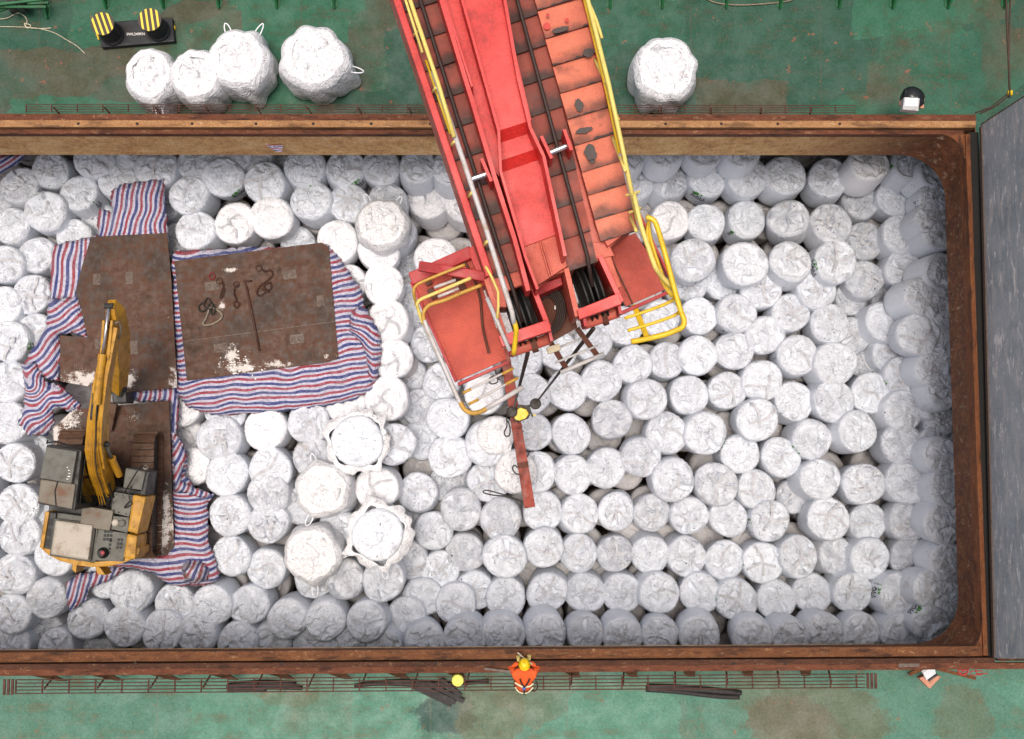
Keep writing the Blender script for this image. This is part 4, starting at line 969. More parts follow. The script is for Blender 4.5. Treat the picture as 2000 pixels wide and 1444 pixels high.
for q, (x, m) in enumerate(((226, 'exsilver'), (239, 'exgrey'))):
    bm = bmesh.new(); add_lathe(bm, P(x, 1021+q, -4.33), [(.085, 0), (.085, .04), (.06, .06)], 20); part(ex, 'filler_cap', bm, M[m])
bp_ = ep('bolted_plate', [([(223, 961), (262, 968), (252, 1010), (216, 1001)], -4.38, -4.9)], M['exgrey'], .012)
for x, y in ((227, 966), (240, 968), (254, 971), (222, 982), (219, 998), (232, 1001), (246, 1004), (251, 988)):
    bm = bmesh.new(); add_lathe(bm, P(x, y, -4.38), [(.02, 0), (.02, .018)], 8); part(bp_, 'bolt', bm, M['exdark'])
ep('tool_box', [([(245, 914), (284, 921), (276, 958), (240, 953)], -4.3, -5.0)], M['exgrey'], .03)
ep('tool_box_cover', [([(284, 920), (291, 922), (283, 968), (272, 966)], -4.38, -5.0)], M['exdark'], .03)
ep('side_panel', [([(259, 966), (285, 971), (268, 1044), (248, 1039)], -4.3, -5.05)], M['yel'], .06)
ep('side_panel', [([(248, 1042), (268, 1047), (263, 1094), (240, 1090)], -4.3, -5.05)], M['yel'], .06)
bm = bmesh.new(); add_beam(bm, P(290, 925, -4.8), P(268, 1082, -4.8), .05, .5); part(ex, 'side_trim', bm, M['yel'])
# cab: body, glazed right side, front glass and two roof panels
cab = ep('cab', [([(90, 868), (160, 880), (146, 998), (72, 984)], -3.35, -5.05)], M['exdark'], .05)
ep('roof_hatch', [([(90, 873), (150, 882), (139, 945), (77, 934)], -3.22, -3.36)], M['exgrey'], .02, cab)
ep('roof', [([(79, 936), (147, 946), (140, 995), (73, 981)], -3.28, -3.4)], M['exrust'], .03, cab)
for (ya, xa, yb, xb) in ((888, 160.5, 930, 155.4), (936, 154.6, 985, 149)):
    bm = bmesh.new()
    p1, p2 = P(xa, ya, -3.35), P(xb, yb, -3.35)
    p1 = Vector((p1.x+.004, p1.y, 0)); p2 = Vector((p2.x+.004, p2.y, 0))
    v = [bm.verts.new((p1.x, p1.y, -3.5)), bm.verts.new((p1.x, p1.y, -4.4)), bm.verts.new((p2.x, p2.y, -4.4)), bm.verts.new((p2.x, p2.y, -3.5))]
    bm.faces.new(v); o = part(cab, 'window', bm, M['exglass']); o.modifiers.new('thickness', 'SOLIDIFY').thickness = .02
bm = bmesh.new(); add_tube(bm, [P(93, 861, -3.5), P(91, 866, -3.3), P(108, 862, -3.3), P(132, 869, -3.4)], .018, 6); part(cab, 'grab_rail', bm, M['black'])
bm = bmesh.new(); add_tube(bm, [P(113, 938, -3.26), P(107, 960, -3.26), P(109, 988, -3.26)], .012, 6); part(cab, 'wire', bm, M['black'])
bm = bmesh.new()
for (x, y, w_, h_) in ((131, 913, 2, 2), (134, 931, 5, 2), (131, 936, 4, 1.6), (135, 925, 3, 1.5), (134, 919, 3, 1.4)):
    add_prism(bm, [P(x-w_/2, y-h_/2, -3.2), P(x+w_/2, y-h_/2, -3.2), P(x+w_/2, y+h_/2, -3.2), P(x-w_/2, y+h_/2, -3.2)], -3.222, -3.214)
part(cab, 'chalk_mark', bm, M['scuff'])
# boom: two welded plates, knee, tip; arm folded back down to the quick coupler
def boxrun(name, pts, wids, heis, mat, par=None, bev=.02):
    """one box-section member through several points (side plates upright)"""
    bm = bmesh.new(); rows = []
    pts = [Vector(p) for p in pts]
    for i, p in enumerate(pts):
        d = (pts[min(i+1, len(pts)-1)]-pts[max(i-1, 0)]).normalized(); s = d.cross(Vector((0, 0, 1))).normalized(); u = s.cross(d).normalized()
        if u.z < 0: u = -u
        rows.append([bm.verts.new(p+s*a*wids[i]/2+u*b*heis[i]/2) for a, b in ((-1, -1), (1, -1), (1, 1), (-1, 1))])
    for A, B in zip(rows, rows[1:]):
        for k in range(4): bm.faces.new((A[k], A[(k+1)%4], B[(k+1)%4], B[k]))
    bm.faces.new(list(reversed(rows[0]))); bm.faces.new(rows[-1])
    bmesh.ops.recalc_face_normals(bm, faces=bm.faces)
    if bev: bmesh.ops.bevel(bm, geom=[e for e in bm.edges], offset=bev, segments=2, affect='EDGES', profile=.6)
    return part(par or ex, name, bm, mat)
bz = [(207, 960, -4.55), (196, 915, -3.95), (189, 868, -3.45), (192, 815, -3.1), (201, 745, -2.85), (212, 690, -2.7), (222, 640, -2.62)]
boom = boxrun('boom', [P(*p) for p in bz], [.34, .34, .32, .29, .26, .24, .22], [.34, .5, .56, .5, .42, .36, .28], M['yel'])
# lighter flange along the right edge and dark recess on the left carrying hoses
for dx, m, w_ in ((9, 'yel', .09),):
    boxrun('boom_flange', [P(x+dx*.6*(1-.04*i), y, z+.28-.012*i) for i, (x, y, z) in enumerate(bz[1:])], [w_]*6, [.05]*6, M[m], boom, .008)
boxrun('hose_tray', [P(186, 850, -3.12), P(183, 815, -2.83), P(188, 770, -2.66)], [.16]*3, [.03]*3, M['exdark'], boom, 0)
for q, dx in enumerate((-9, -6, -3, 0)):
    bm = bmesh.new(); add_tube(bm, smooth_path([P(205+dx*1.1+q*2, 985, -4.5), P(199+dx*1.3, 950, -3.95), P(190+dx*1.25, 925, -3.5), P(186+dx*1.1, 890, -3.18), P(187+dx*.8, 850, -2.98), P(188+dx*.7, 810, -2.75), P(190+dx*.55, 785, -2.66)], 6), .013, 6)
    part(boom, 'hydraulic_pipe', bm, M['yel' if q < 3 else 'exdark'])
for q, (xa, xb) in enumerate(((190, 186), (202, 204), (210, 214), (219, 222))):
    bm = bmesh.new(); add_tube(bm, smooth_path([P(xa-6, 945, -4.1), P(xb-4, 962, -4.3), P(xb+2, 978, -4.45), P(xb-6, 1000, -4.7)], 5), .022, 6); part(ex, 'hose', bm, M['black'])
def ram(name, a, b, t, r, par, m2='chrome', m1='yel'):
    a, b = Vector(a), Vector(b); bm = bmesh.new(); add_tube(bm, [a, a.lerp(b, t)], r, 14)
    add_tube(bm, [a.lerp(b, t-.05), a.lerp(b, t+.015)], r*1.15, 14)
    o = part(par, name, bm, M[m1], False); bm = bmesh.new(); add_tube(bm, [a.lerp(b, t), b], r*.5, 12); part(o, 'piston_rod', bm, M[m2], True)
    bm = bmesh.new(); add_tube(bm, [b+Vector((-.09, 0, 0)), b+Vector((.09, 0, 0))], r*.75, 12); part(o, 'rod_eye', bm, M['exdark'])
ram('arm_cylinder', P(188, 790, -2.62), P(213, 598, -2.30), .50, .085, ex)
ram('lift_cylinder', P(233, 928, -4.35), P(205, 868, -3.5), .55, .085, ex, 'exgrey')
arm = boxrun('arm', [P(217, 592, -2.36), P(225, 612, -2.6), P(231, 660, -3.4), P(234, 715, -4.4), P(233, 762, -5.35)], [.17, .26, .30, .28, .22], [.22, .42, .5, .4, .3], M['yel'])
for sx in (-1, 1):
    bm = bmesh.new(); add_beam(bm, P(208 if sx < 0 else 224, 625, -2.45), P(203 if sx < 0 else 217, 700, -2.62), .05, .34, (0, 0, 1)); part(boom, 'boom_cheek', bm, M['yel'])
bm = bmesh.new(); add_tube(bm, smooth_path([P(225, 632, -2.25), P(233, 630, -2.3), P(236, 645, -2.5), P(232, 662, -2.7)], 6), .022, 6); part(boom, 'hose', bm, M['exrust'])
bm = bmesh.new(); add_tube(bm, [P(205, 668, -2.55), P(222, 668, -2.55)], .06, 12); part(boom, 'pivot_pin', bm, M['yel'])
cp = ep('coupler', [([(218, 765), (246, 765), (247, 787), (219, 788)], -5.3, -5.85)], M['exdark'], .04)
bm = bmesh.new(); add_beam(bm, P(242, 738, -5.1), P(238, 782, -5.5), .12, .25, (0, 0, 1), .02); part(ex, 'bucket_link', bm, M['exdark'])
bm = bmesh.new(); add_beam(bm, P(222, 788, -5.72), P(212, 840, -5.9), .2, .1, (0, 0, 1), .02); part(ex, 'ripper_bar', bm, M['track'])
bm = bmesh.new(); add_tube(bm, smooth_path([P(243, 963, -4.28), P(262, 930, -3.9), P(276, 912, -3.9), P(288, 914, -4.2)], 5), .016, 6); part(ex, 'mirror_arm', bm, M['black'])
bm = bmesh.new(); add_lathe(bm, P(287, 913, -4.25), [(.06, 0), (.06, .12)], 12); part(ex, 'mirror', bm, M['exrust'])
bm = bmesh.new(); add_tube(bm, smooth_path([P(256, 950, -4.25), P(252, 972, -4.25), P(258, 985, -4.3), P(243, 992, -4.34), P(252, 980, -4.3)], 5), .014, 6); part(ex, 'cable', bm, M['black'])

# ------------------------------------------------------------------ crane boom
M['red'] = paint('clean red crane paint', lin(204, 46, 42), lin(120, 34, 30), .5, 1.4, .42, .2, lin(212, 60, 54))
M['salmon'] = paint('faded salmon red paint', lin(204, 100, 78), lin(78, 48, 36), .55, 2.4, .6, .25, lin(188, 86, 68))
M['deepred'] = paint('deep red edge paint', lin(176, 36, 38), lin(70, 30, 26), .5, 3, .55, .4)  # darker red for edges, toe boards and small fittings
M['ckr'] = None
M['ropeblk'] = plain('greased wire rope', lin(52, 36, 30), .6, 0, .4, 60)
M['ryel'] = paint('yellow railing paint', lin(232, 190, 34), lin(120, 84, 40), .5, 6, .45, .4)
M['rpale'] = paint('pale yellow railing paint', lin(226, 204, 110), lin(120, 100, 60), .35, 6, .5, .3)
M['roch'] = paint('ochre railing paint', lin(196, 152, 62), lin(96, 70, 40), .6, 7, .5, .6)
M['rgrey'] = paint('grey primed railing', lin(196, 192, 190), lin(150, 120, 60), .6, 7, .5, .3)
M['brown'] = paint('rusted bare steel', lin(96, 52, 34), lin(44, 28, 22), .6, 5, .75)
def lapped_mat(name, col, light, soot):
    """lapped cover plate: soot and grease along one end, gap shade painted at its edge, blotches of its own"""
    s = NT(name); v = s.pos(); uv = s.n('UVMap').outputs[0]; sx = s.n('SeparateXYZ'); s.lk(uv, sx.inputs[0])
    n1 = s.noise(v, 2.6, 5, .6); n2 = s.noise(v, 9, 5, .65)
    c = s.mix(s.ramp(n1, .35, .65), col, light)
    f = s.math('ADD', sx.outputs[1], s.math('MULTIPLY', s.math('SUBTRACT', n1, .5), 1.5))
    f = s.math('MAXIMUM', s.ramp(f, .5, .98, 0, soot), s.ramp(s.math('ADD', sx.outputs[1], s.math('MULTIPLY', s.math('SUBTRACT', s.noise(v, 5, 4, .6), .5), .5)), .93, .99, 0, 1))  # black end strip paints the gap shade below each lapped edge
    sp = s.ramp(s.math('ADD', s.math('MULTIPLY', s.noise(v, 1.9, 3), .8), s.math('MULTIPLY', n2, .2)), .57, .68, 0, .85*soot)
    c = s.mix(s.math('MAXIMUM', f, sp), c, lin(58, 40, 34))
    g = s.ramp(s.noise(v, 80, 3), .3, .7, .86, 1.08); gm = s.n('CombineColor'); [s.lk(g, gm.inputs[i]) for i in range(3)]
    return s.done(s.mix(1.0, c, gm.outputs[0], 'MULTIPLY'), s.ramp(n2, .3, .7, .45, .7), s.bump(n2, .12, .01))
M['lap_dark'] = lapped_mat('sooty lapped red plate', lin(150, 70, 54), lin(128, 60, 46), .95)
M['lap_light'] = lapped_mat('faded lapped red plate', lin(198, 104, 78), lin(210, 118, 88), .75)
s = NT('red checker plate'); v = s.mapping(s.pos(), (1, 1, 1), (0, 0, .3)); ck = s.vor(v, 34, 'DISTANCE_TO_EDGE', None, 'Distance', 0.35)
n1 = s.noise(v, 2.2, 6, .65)
c = s.mix(s.ramp(n1, .35, .65), lin(172, 66, 50), lin(196, 80, 58)); c = s.mix(s.ramp(s.noise(v, 3.2, 6, .7), .58, .7, 0, .8), c, lin(90, 52, 38))
c = s.mix(s.ramp(ck, 0, .09, .25, 0), c, lin(110, 44, 34))
M['ckr'] = s.done(c, .6, s.bump(s.ramp(ck, .05, .2), .35, .01))

ZB = 10.3
cr = thing('crane_boom', P(1000, 300, ZB), 'red crane boom hanging over the hold with railed platforms at its tip', 'crane boom')
XL = lambda y: 769+.336*y
XR = lambda y: 1136+.24*y
def cp_(name, poly, zt, zb, mat, bev=.01, par=None):
    bm = bmesh.new(); pxprism(bm, poly, zt, zb, bev); return part(par or cr, name, bm, mat)
body = cp_('box_girder', [(XL(-900), -900), (XL(0), 0), (XL(535), 535), (975, 585), (1000, 560), (1200, 500), (1187, 482), (1241, 437), (XR(0), 0), (XR(-900), -900)], ZB-.06, ZB-1.3, M['salmon'], .02)
# raised rim along the left edge
bm = bmesh.new()
add_beam(bm, P(XL(-900)+6, -900, ZB), P(XL(540)+6, 540, ZB), .07, .12, (0, 0, 1), .008); part(body, 'edge_rim', bm, M['red'])
def lap(y0, y1, fl, fr, slope, z, mat, tilt=.035, name='lapped_plate'):
    """plate between two edge lines, its near end lifted over the next plate"""
    xl0, xr0 = fl(y0), fr(y0); xl1, xr1 = fl(y1), fr(y1)
    q = [(xl0, y0), (xr0, y0-slope*(xr0-xl0)), (xr1, y1-slope*(xr1-xl1)), (xl1, y1)]
    W = [P(x, y, z) for x, y in q]; j_ = random.Random(int(y0*7+xl0)); W[2].z += tilt*j_.uniform(.6, 1.5); W[3].z += tilt*j_.uniform(.6, 1.5)
    bm = bmesh.new(); t = [bm.verts.new(p) for p in W]; b = [bm.verts.new(p-Vector((0, 0, .03))) for p in W]
    uvl = bm.loops.layers.uv.new('UVMap'); uvs = {t[0]: (0, 0), t[1]: (1, 0), t[2]: (1, 1), t[3]: (0, 1)}
    fs = [bm.faces.new(t[::-1]), bm.faces.new(b)]
    for i in range(4): fs.append(bm.faces.new((t[i], t[(i+1)%4], b[(i+1)%4], b[i])))
    for f in fs:
        for l in f.loops: l[uvl].uv = uvs.get(l.vert, (0.5, 1.0))
    bmesh.ops.recalc_face_normals(bm, faces=bm.faces)
    return part(body, name, bm, mat)
L1 = lambda y: 783+.336*y
L2 = lambda y: 876+.30*y
L3 = lambda y: 972+.255*y
L4 = lambda y: 1046+.225*y
L5 = lambda y: 1044+.273*y
L6 = lambda y: XR(y)-3
y = -150
while y < 500: lap(y, min(y+60, 545), L1, L2, .33, ZB-.035, M['lap_dark']); y += 58
y = -130
while y < 480: lap(y, y+62, L3, L4, .33, ZB-.035, M['lap_dark']); y += 60
y = -102
for y in (-160, -98, -40, 24, 78, 131, 182, 233, 285, 330, 378, 420): lap(y, y+(53 if y > 0 else 62), L5, L6, .3, ZB+.06, M['lap_light'], .03)
# girder under the light plates, with its left upright web
cp_('side_girder', [(L5(-900), -900), (L5(425), 425), (1163, 440), (1187, 482), (1241, 440), (L6(-900), -900)], ZB+.05, ZB-.5, M['salmon'], .01)
bm = bmesh.new(); add_beam(bm, P(L6(-900)+4, -900, ZB), P(L6(440)+4, 440, ZB), .03, .2, (0, 0, 1)); part(cr, 'toe_board', bm, M['deepred'])
M['soot'] = plain('oily soot', lin(54, 38, 34), .5, 0, .3)
M['redspot'] = plain('touch up red', lin(190, 48, 42), .5)
for nm_, x_, y_, a_, b_, m_2 in (('oil_stain', 1131, 206, 8, 14, 'soot'), ('oil_stain', 1153, 298, 12, 15, 'soot'), ('oil_stain', 1156, 310, 7, 10, 'soot'), ('oil_stain', 1095, 58, 18, 5, 'soot'), ('oil_stain', 1150, 103, 12, 9, 'soot'), ('oil_stain', 1140, 255, 17, 6, 'soot'), ('paint_spot', 1068, 51, 7, 7, 'redspot'), ('paint_spot', 1070, 29, 3.5, 3.5, 'redspot'), ('paint_spot', 1107, 39, 4, 4, 'redspot')):
    bm = bmesh.new(); rr_ = random.Random(int(x_)); zz_ = ZB+.108+.006*(int(y_) % 5)
    rj = [1+(rr_.uniform(-.16, .16) if m_2 == 'soot' else 0) for k in range(24)]
    bm.faces.new([bm.verts.new(P(x_+.95*a_*rj[k]*math.cos(k*.2618)+.25*b_*rj[k]*math.sin(k*.2618), y_+.95*b_*rj[k]*math.sin(k*.2618)-.25*a_*rj[k]*math.cos(k*.2618), zz_)) for k in range(24)][::-1])
    o = part(body, nm_, bm, M[m_2]); o.modifiers.new('thickness', 'SOLIDIFY').thickness = .004
# central trough: floor with steps between two standing flanges, wider root narrowing to the tip
TL = [(862-.2*900, -900), (862, 0), (908, 150), (955, 262), (960, 335), (1020, 520)]
TR = [(986-.24*900, -900), (986, 0), (1012, 150), (1036, 250), (1062, 305), (1104, 500)]
TLi = [(868-.2*900, -900), (912, 0), (936, 120), (967, 240), (978, 335), (1032, 520)]
tr_ = cp_('trough_floor', [(903-.24*900, -900), (903, 0), (975, 255), (1038, 235), (983, 0), (983-.24*900, -900)], ZB+.28, ZB-.02, M['red'], 0)
bm = bmesh.new()
def quad(bm, pts): bm.faces.new([bm.verts.new(P(*p)) for p in pts])
quad(bm, [(975, 255, ZB+.28), (979, 279, ZB+.16), (1042, 258, ZB+.16), (1034, 236, ZB+.28)])
quad(bm, [(979, 279, ZB+.16), (978, 314, ZB+.16), (1056, 288, ZB+.16), (1042, 258, ZB+.16)])
quad(bm, [(978, 314, ZB+.16), (978, 338, ZB+.06), (1066, 308, ZB+.06), (1056, 288, ZB+.16)])
quad(bm, [(978, 338, ZB+.06), (1016, 484, ZB+.06), (1090, 457, ZB+.06), (1066, 308, ZB+.06)])
o = part(tr_, 'trough_step', bm, M['red']); m_ = o.modifiers.new('thickness', 'SOLIDIFY'); m_.thickness = .03; m_.offset = -1
def wall(name, line, z0, z1, th, mat, par):
    bm = bmesh.new(); 
    for (xa, ya), (xb, yb) in zip(line, line[1:]):
        a, b = P(xa, ya, z1), P(xb, yb, z1); zc = (z0+z1)/2
        add_beam(bm, (a.x, a.y, zc), (b.x, b.y, zc), th, z1-z0, (0, 0, 1))
    return part(par, name, bm, mat)
wall('trough_flange', TR, ZB-.02, ZB+.42, .03, M['red'], tr_)
wall('trough_flange', [(903-.24*900, -900), (903, 0), (974, 255), (978, 335), (1026, 500), (1050, 565)], ZB-.02, ZB+.42, .025, M['red'], tr_)
wall('trough_flange', [(862-.3*900, -900), (862, 0), (920, 190), (966, 345), (1006, 470), (1032, 568)], ZB-.02, ZB+.36, .04, M['red'], tr_)
wall('trough_flange', [(868-.3*900, -900), (868, 0), (922, 170)], ZB-.02, ZB+.34, .02, M['red'], tr_)
cp_('trough_side', [(862-.3*900, -900), (862, 0), (962, 330), (975, 345), (973, 255), (903, 0), (903-.24*900, -900)], ZB+.12, ZB-.02, M['red'], 0, tr_)
cp_('nose_plate', [(1016, 484), (1090, 457), (1108, 520), (1050, 555), (1044, 570), (1038, 568)], ZB+.03, ZB-.2, M['salmon'], .01, body)
for dx in (0, 4.5):
    bm = bmesh.new(); add_tube(bm, [P(1054+dx, 472, ZB+.07), P(1074+dx, 541-dx*.3, ZB+.07)], .008, 6); part(body, 'grease_pipe', bm, M['salmon'])
# cross pins with bright ends
for a, b in (((917, 352), (949, 341)), ((1072, 300), (1106, 286))):
    bm = bmesh.new(); add_tube(bm, [P(*a, ZB+.2), P(*b, ZB+.2)], .026, 10); part(cr, 'cross_pin', bm, M['chrome'])
for a, b in (((941, 318), (960, 362)), ((1056, 275), (1076, 318)), ((1100, 262), (1114, 302))):
    bm = bmesh.new(); add_beam(bm, P(*a, ZB+.16), P(*b, ZB+.16), .03, .3, (0, 0, 1)); part(cr, 'pin_bracket', bm, M['red'])
# tip: cheeks round two sheave slots, red cross bars, lower rollers, rusted recess between
ZT = ZB
for nm, A, B in (('slot_shade_sheet', (968, 596), (1040, 640)), ):
    pass
cp_('slot_shade_sheet', [(978, 566), (1033, 546), (1062, 640), (1008, 664)], ZB-.62, ZB-.7, M['black'], 0)  # black sheets paint the darkness inside the open slots
cp_('slot_shade_sheet', [(1110, 520), (1166, 502), (1200, 592), (1140, 615)], ZB-.62, ZB-.7, M['black'], 0)
def cheek(a, b, mat=M['salmon'], th=.05, h=.62, zt=ZB, name='cheek_plate'):
    bm = bmesh.new(); A, B = P(*a, zt), P(*b, zt); add_beam(bm, (A.x, A.y, zt-h/2), (B.x, B.y, zt-h/2), th, h, (0, 0, 1), .004); return part(cr, name, bm, mat)
cheek((950, 545), (990, 668)); cheek((1036, 548), (1072, 640), M['red']); cheek((1106, 524), (1128, 618), M['salmon']); cheek((1172, 500), (1214, 590), M['red'])
cp_('tip_web', [(950, 540), (1036, 512), (1042, 548), (983, 567), (990, 600), (968, 600)], ZB-.03, ZB-.5, M['salmon'], .01)
cp_('tip_web', [(1104, 480), (1187, 470), (1200, 500), (1168, 503), (1110, 522)], ZB-.03, ZB-.5, M['salmon'], .01)
cp_('tip_web', [(1168, 500), (1187, 482), (1214, 560), (1196, 570)], ZB-.06, ZB-.5, M['salmon'], .01)
bodyT = lambda x, y, z: P(x, y, z)
for cx, cy, tx, ty in ((1008, 600, 1020, 640), (1146, 552, 1160, 592)):
    R3 = rot_align(P(cx+60, cy-20, 0)-P(cx, cy, 0)); c = P((cx+tx)/2, (cy+ty)/2, ZB-.34)
    sh = None
    for q in (-.055, .055):
        bm = bmesh.new(); add_lathe(bm, c, [(.10, q-.035), (.30, q-.035), (.30, q-.02), (.26, q), (.30, q+.02), (.30, q+.035), (.10, q+.035)], 36, R3); part(cr, 'sheave', bm, M['black'], False)  # sheaves coloured black as part of the painted slot shade
for q in ([(973, 657), (1071, 624), (1077, 646), (982, 678)], [(1127, 605), (1209, 572), (1214, 594), (1132, 624)]):
    cp_('cross_bar', q, ZB+.06, ZB-.1, M['red'], .006)
for (a, b) in (((996, 688), (1074, 662)), ((1140, 634), (1207, 610))):
    bm = bmesh.new(); add_tube(bm, [P(*a, ZB-.3), P(*b, ZB-.3)], .055, 14); part(cr, 'roller', bm, M['salmon'])
    bm = bmesh.new(); m1 = P(a[0]*.48+b[0]*.52, a[1]*.48+b[1]*.52, ZB-.3); m2 = P(a[0]*.34+b[0]*.66, a[1]*.34+b[1]*.66, ZB-.3); add_tube(bm, [m1, m2], .085, 14); part(cr, 'roller_collar', bm, M['brown'])
    for k, e in enumerate((a, b)):
        bm = bmesh.new(); A = P(e[0]-5, e[1]-26, ZB-.2); B = P(e[0]+2, e[1]+7, ZB-.2); add_beam(bm, A, B, .03, .3, (0, 0, 1)); part(cr, 'roller_bracket', bm, M['deepred'])
for dx, (a, b) in enumerate((((1018, 650), (1020, 681)), ((1148, 588), (1163, 625)))):
    pass
cp_('recess_floor', [(1050, 575), (1105, 548), (1128, 640), (1078, 668)], ZB-.75, ZB-.8, M['brown'], .01)
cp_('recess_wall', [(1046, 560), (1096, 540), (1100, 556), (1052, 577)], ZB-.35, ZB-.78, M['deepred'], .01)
bm = bmesh.new(); c = P(1070, 608, ZB-.68)
for q in range(5): add_tube(bm, [c+Vector((math.cos(t*.4488)*(.10+.018*q), math.sin(t*.4488)*(.16+.02*q), .02*q)) for t in range(14)], .012, 6, True)
part(cr, 'cable_coil', bm, M['ropeblk'], True)
bm = bmesh.new(); add_box(bm, P(1088, 601, ZB-.7), (.06, .04, .03), None, .005); part(cr, 'tag_plate', bm, M['scuff'])
# left platform
zp = 9.35
pl = cp_('platform', [(806, 556), (922, 505), (991, 701), (893, 744)], zp, zp-.04, M['ckr'], .004)
cp_('platform_edge', [(797, 533), (917, 480), (924, 503), (806, 556)], zp+.10, zp-.03, M['deepred'], .01, pl)
cp_('platform_edge', [(893, 748), (992, 705), (994, 710), (895, 754)], zp-.02, zp-.10, M['deepred'], .004, pl)
cp_('platform_edge', [(800, 552), (806, 550), (893, 744), (888, 747)], zp+.03, zp-.06, M['deepred'], .004, pl)
cp_('gusset', [(914, 488), (935, 470), (960, 540), (944, 560), (926, 520)], zp+.14, zp-.2, M['red'], .01)
bm = bmesh.new(); add_beam(bm, P(818, 520, zp+.45), P(948, 541, zp+.42), .10, .07, (0, 0, 1), .01); part(cr, 'brace', bm, M['deepred'])
for (x, y) in ((833, 545), (843, 572), (890, 542), (902, 560)):
    bm = bmesh.new(); add_beam(bm, P(x-4, y-8, zp+.03), P(x+7, y+12, zp+.03), .07, .05, (0, 0, 1), .006); part(pl, 'hinge_block', bm, M['brown'])
bm = bmesh.new(); add_tube(bm, smooth_path([P(897, 490, zp+.05), P(908, 512, zp+.05), P(926, 545, zp+.05), P(938, 585, zp+.05), P(943, 640, zp+.05), P(955, 690, zp+.05)], 6), .014, 6); part(pl, 'cable', bm, M['brown'])
def rail(pts, r, mat, name='railing', par=None, k=5):
    bm = bmesh.new(); add_tube(bm, smooth_path([P(*p) for p in pts], k) if k > 1 else [P(*p) for p in pts], r, 8); return part(par or cr, name, bm, M[mat], True)
zr = zp+.55
rail([(908, 517, zr), (880, 528, zr), (850, 540, zr), (820, 553, zr), (811, 560, zr), (808, 570, zr), (812, 590, zr-.1), (822, 622, zr-.2)], .016, 'roch')
rail([(920, 543, zr), (880, 560, zr), (845, 575, zr), (822, 585, zr), (815, 594, zr), (817, 605, zr-.05), (826, 632, zr-.1)], .018, 'rpale')
rail([(941, 557, zr), (905, 571, zr), (870, 586, zr), (850, 592, zr), (836, 598, zr), (827, 612, zr), (829, 628, zr), (838, 650, zr)], .02, 'roch')
for q, (a, b) in enumerate((((848, 562), (890, 547)), ((852, 572), (895, 556)), ((855, 580), (896, 564)))): rail([(*a, zr-.03), (*b, zr-.03)], .016, 'rgrey', 'rung', None, 1)
rail([(829, 626, zr), (840, 655, zr), (870, 722, zr), (893, 775, zr), (900, 789, zr-.0)], .022, 'rgrey')
rail([(899, 786, zr), (905, 797, zr), (915, 805, zr), (928, 807, zr), (942, 803, zr), (952, 797, zr)], .024, 'roch')
rail([(950, 798, zr), (985, 778, zr), (1022, 756, zr)], .026, 'rgrey', 'railing', None, 1)
rail([(826, 630, zr-.5), (838, 660, zr-.5), (868, 722, zr-.45), (893, 778, zr-.35), (907, 790, zr-.2)], .018, 'rgrey')
for a, b in (((904, 768), (1003, 719)), ((913, 791), (1012, 738))): rail([(*a, zr-.25), ((a[0]+b[0])/2, (a[1]+b[1])/2, zr-.25), (*b, zr-.25)], .013, 'rgrey', 'rung', None, 1)
for a, b in (((904, 768), (920, 760)), ((915, 790), (935, 780)), ((980, 731), (1003, 719)), ((988, 751), (1012, 738))): rail([(*a, zr-.25), (*b, zr-.25)], .0155, 'roch', 'rung_end', None, 1)
# long railing over the left edge of the boom
zl = ZB+.55
rail([(790-.336*900, -900, zl), (790, -6, zl), (825, 103, zl)], .013, 'rpale', 'handrail', None, 1)
rail([(800-.33*900, -900, zl), (800, -3, zl), (858, 170, zl), (887, 268, zl)], .02, 'rpale', 'handrail', None, 1)
rail([(846, 140, zl-.06), (902, 305, zl-.06), (950, 450, zl-.06), (1000, 610, zl-.06), (1004, 632, zl-.1)], .024, 'rgrey', 'handrail', None, 1)
rail([(832, 118, zl-.2), (880, 262, zl-.2)], .012, 'ryel', 'handrail', None, 1)
rail([(1004, 628, zl-.1), (1008, 642, zl-.12), (1007, 660, zl-.2), (1003, 692, zl-.3)], .024, 'ryel', 'handrail', None, 3)
rail([(948, 520, zl-.2), (973, 570, zl-.25), (971, 622, zl-.3)], .013, 'rpale', 'handrail_stay', None, 2)
rail([(951, 582, zl-.4), (972, 630, zl-.4), (996, 686, zl-.4)], .02, 'rgrey', 'handrail_stay', None, 1)
for (x, y) in ((815, 60), (852, 170), (888, 275), (922, 375), (952, 470)):
    rail([(x-8, y+12, ZB-.03), (x-1, y+2, zl-.05)], .014, 'rpale', 'handrail_post', None, 1)
# right platform and its railings
zq = 9.55
pr = cp_('platform', [(1185, 478), (1241, 455), (1308, 562), (1222, 599), (1208, 570)], zq, zq-.04, M['ckr'], .004)
cp_('platform_edge', [(1208, 610), (1308, 566), (1310, 572), (1210, 617)], zq-.02, zq-.1, M['deepred'], .004, pr)
bm = bmesh.new(); add_beam(bm, P(1192, 500, zq+.02), P(1236, 594, zq+.02), .014, .02, (0, 0, 1)); part(pr, 'seam', bm, M['brown'])
bm = bmesh.new(); add_beam(bm, P(1226, 375, zq+.1), P(1304, 540, zq+.0), .02, .16, (0, 0, 1)); part(pr, 'toe_board', bm, M['deepred'])
zz = ZB+.5
rail([(1148-.245*900, -900, zz), (1148, 0, zz), (1189, 165, zz), (1218, 300, zz-.05), (1245, 430, zz-.2)], .022, 'rpale', 'handrail', None, 1)
rail([(1141-.24*900, -900, zz-.15), (1141, 0, zz-.15), (1180, 160, zz-.15), (1210, 300, zz-.15)], .013, 'ryel', 'handrail', None, 1)
rail([(1150, 5, zz), (1165, 40, zz), (1176, 75, zz)], .014, 'rpale', 'handrail_stay', None, 2)
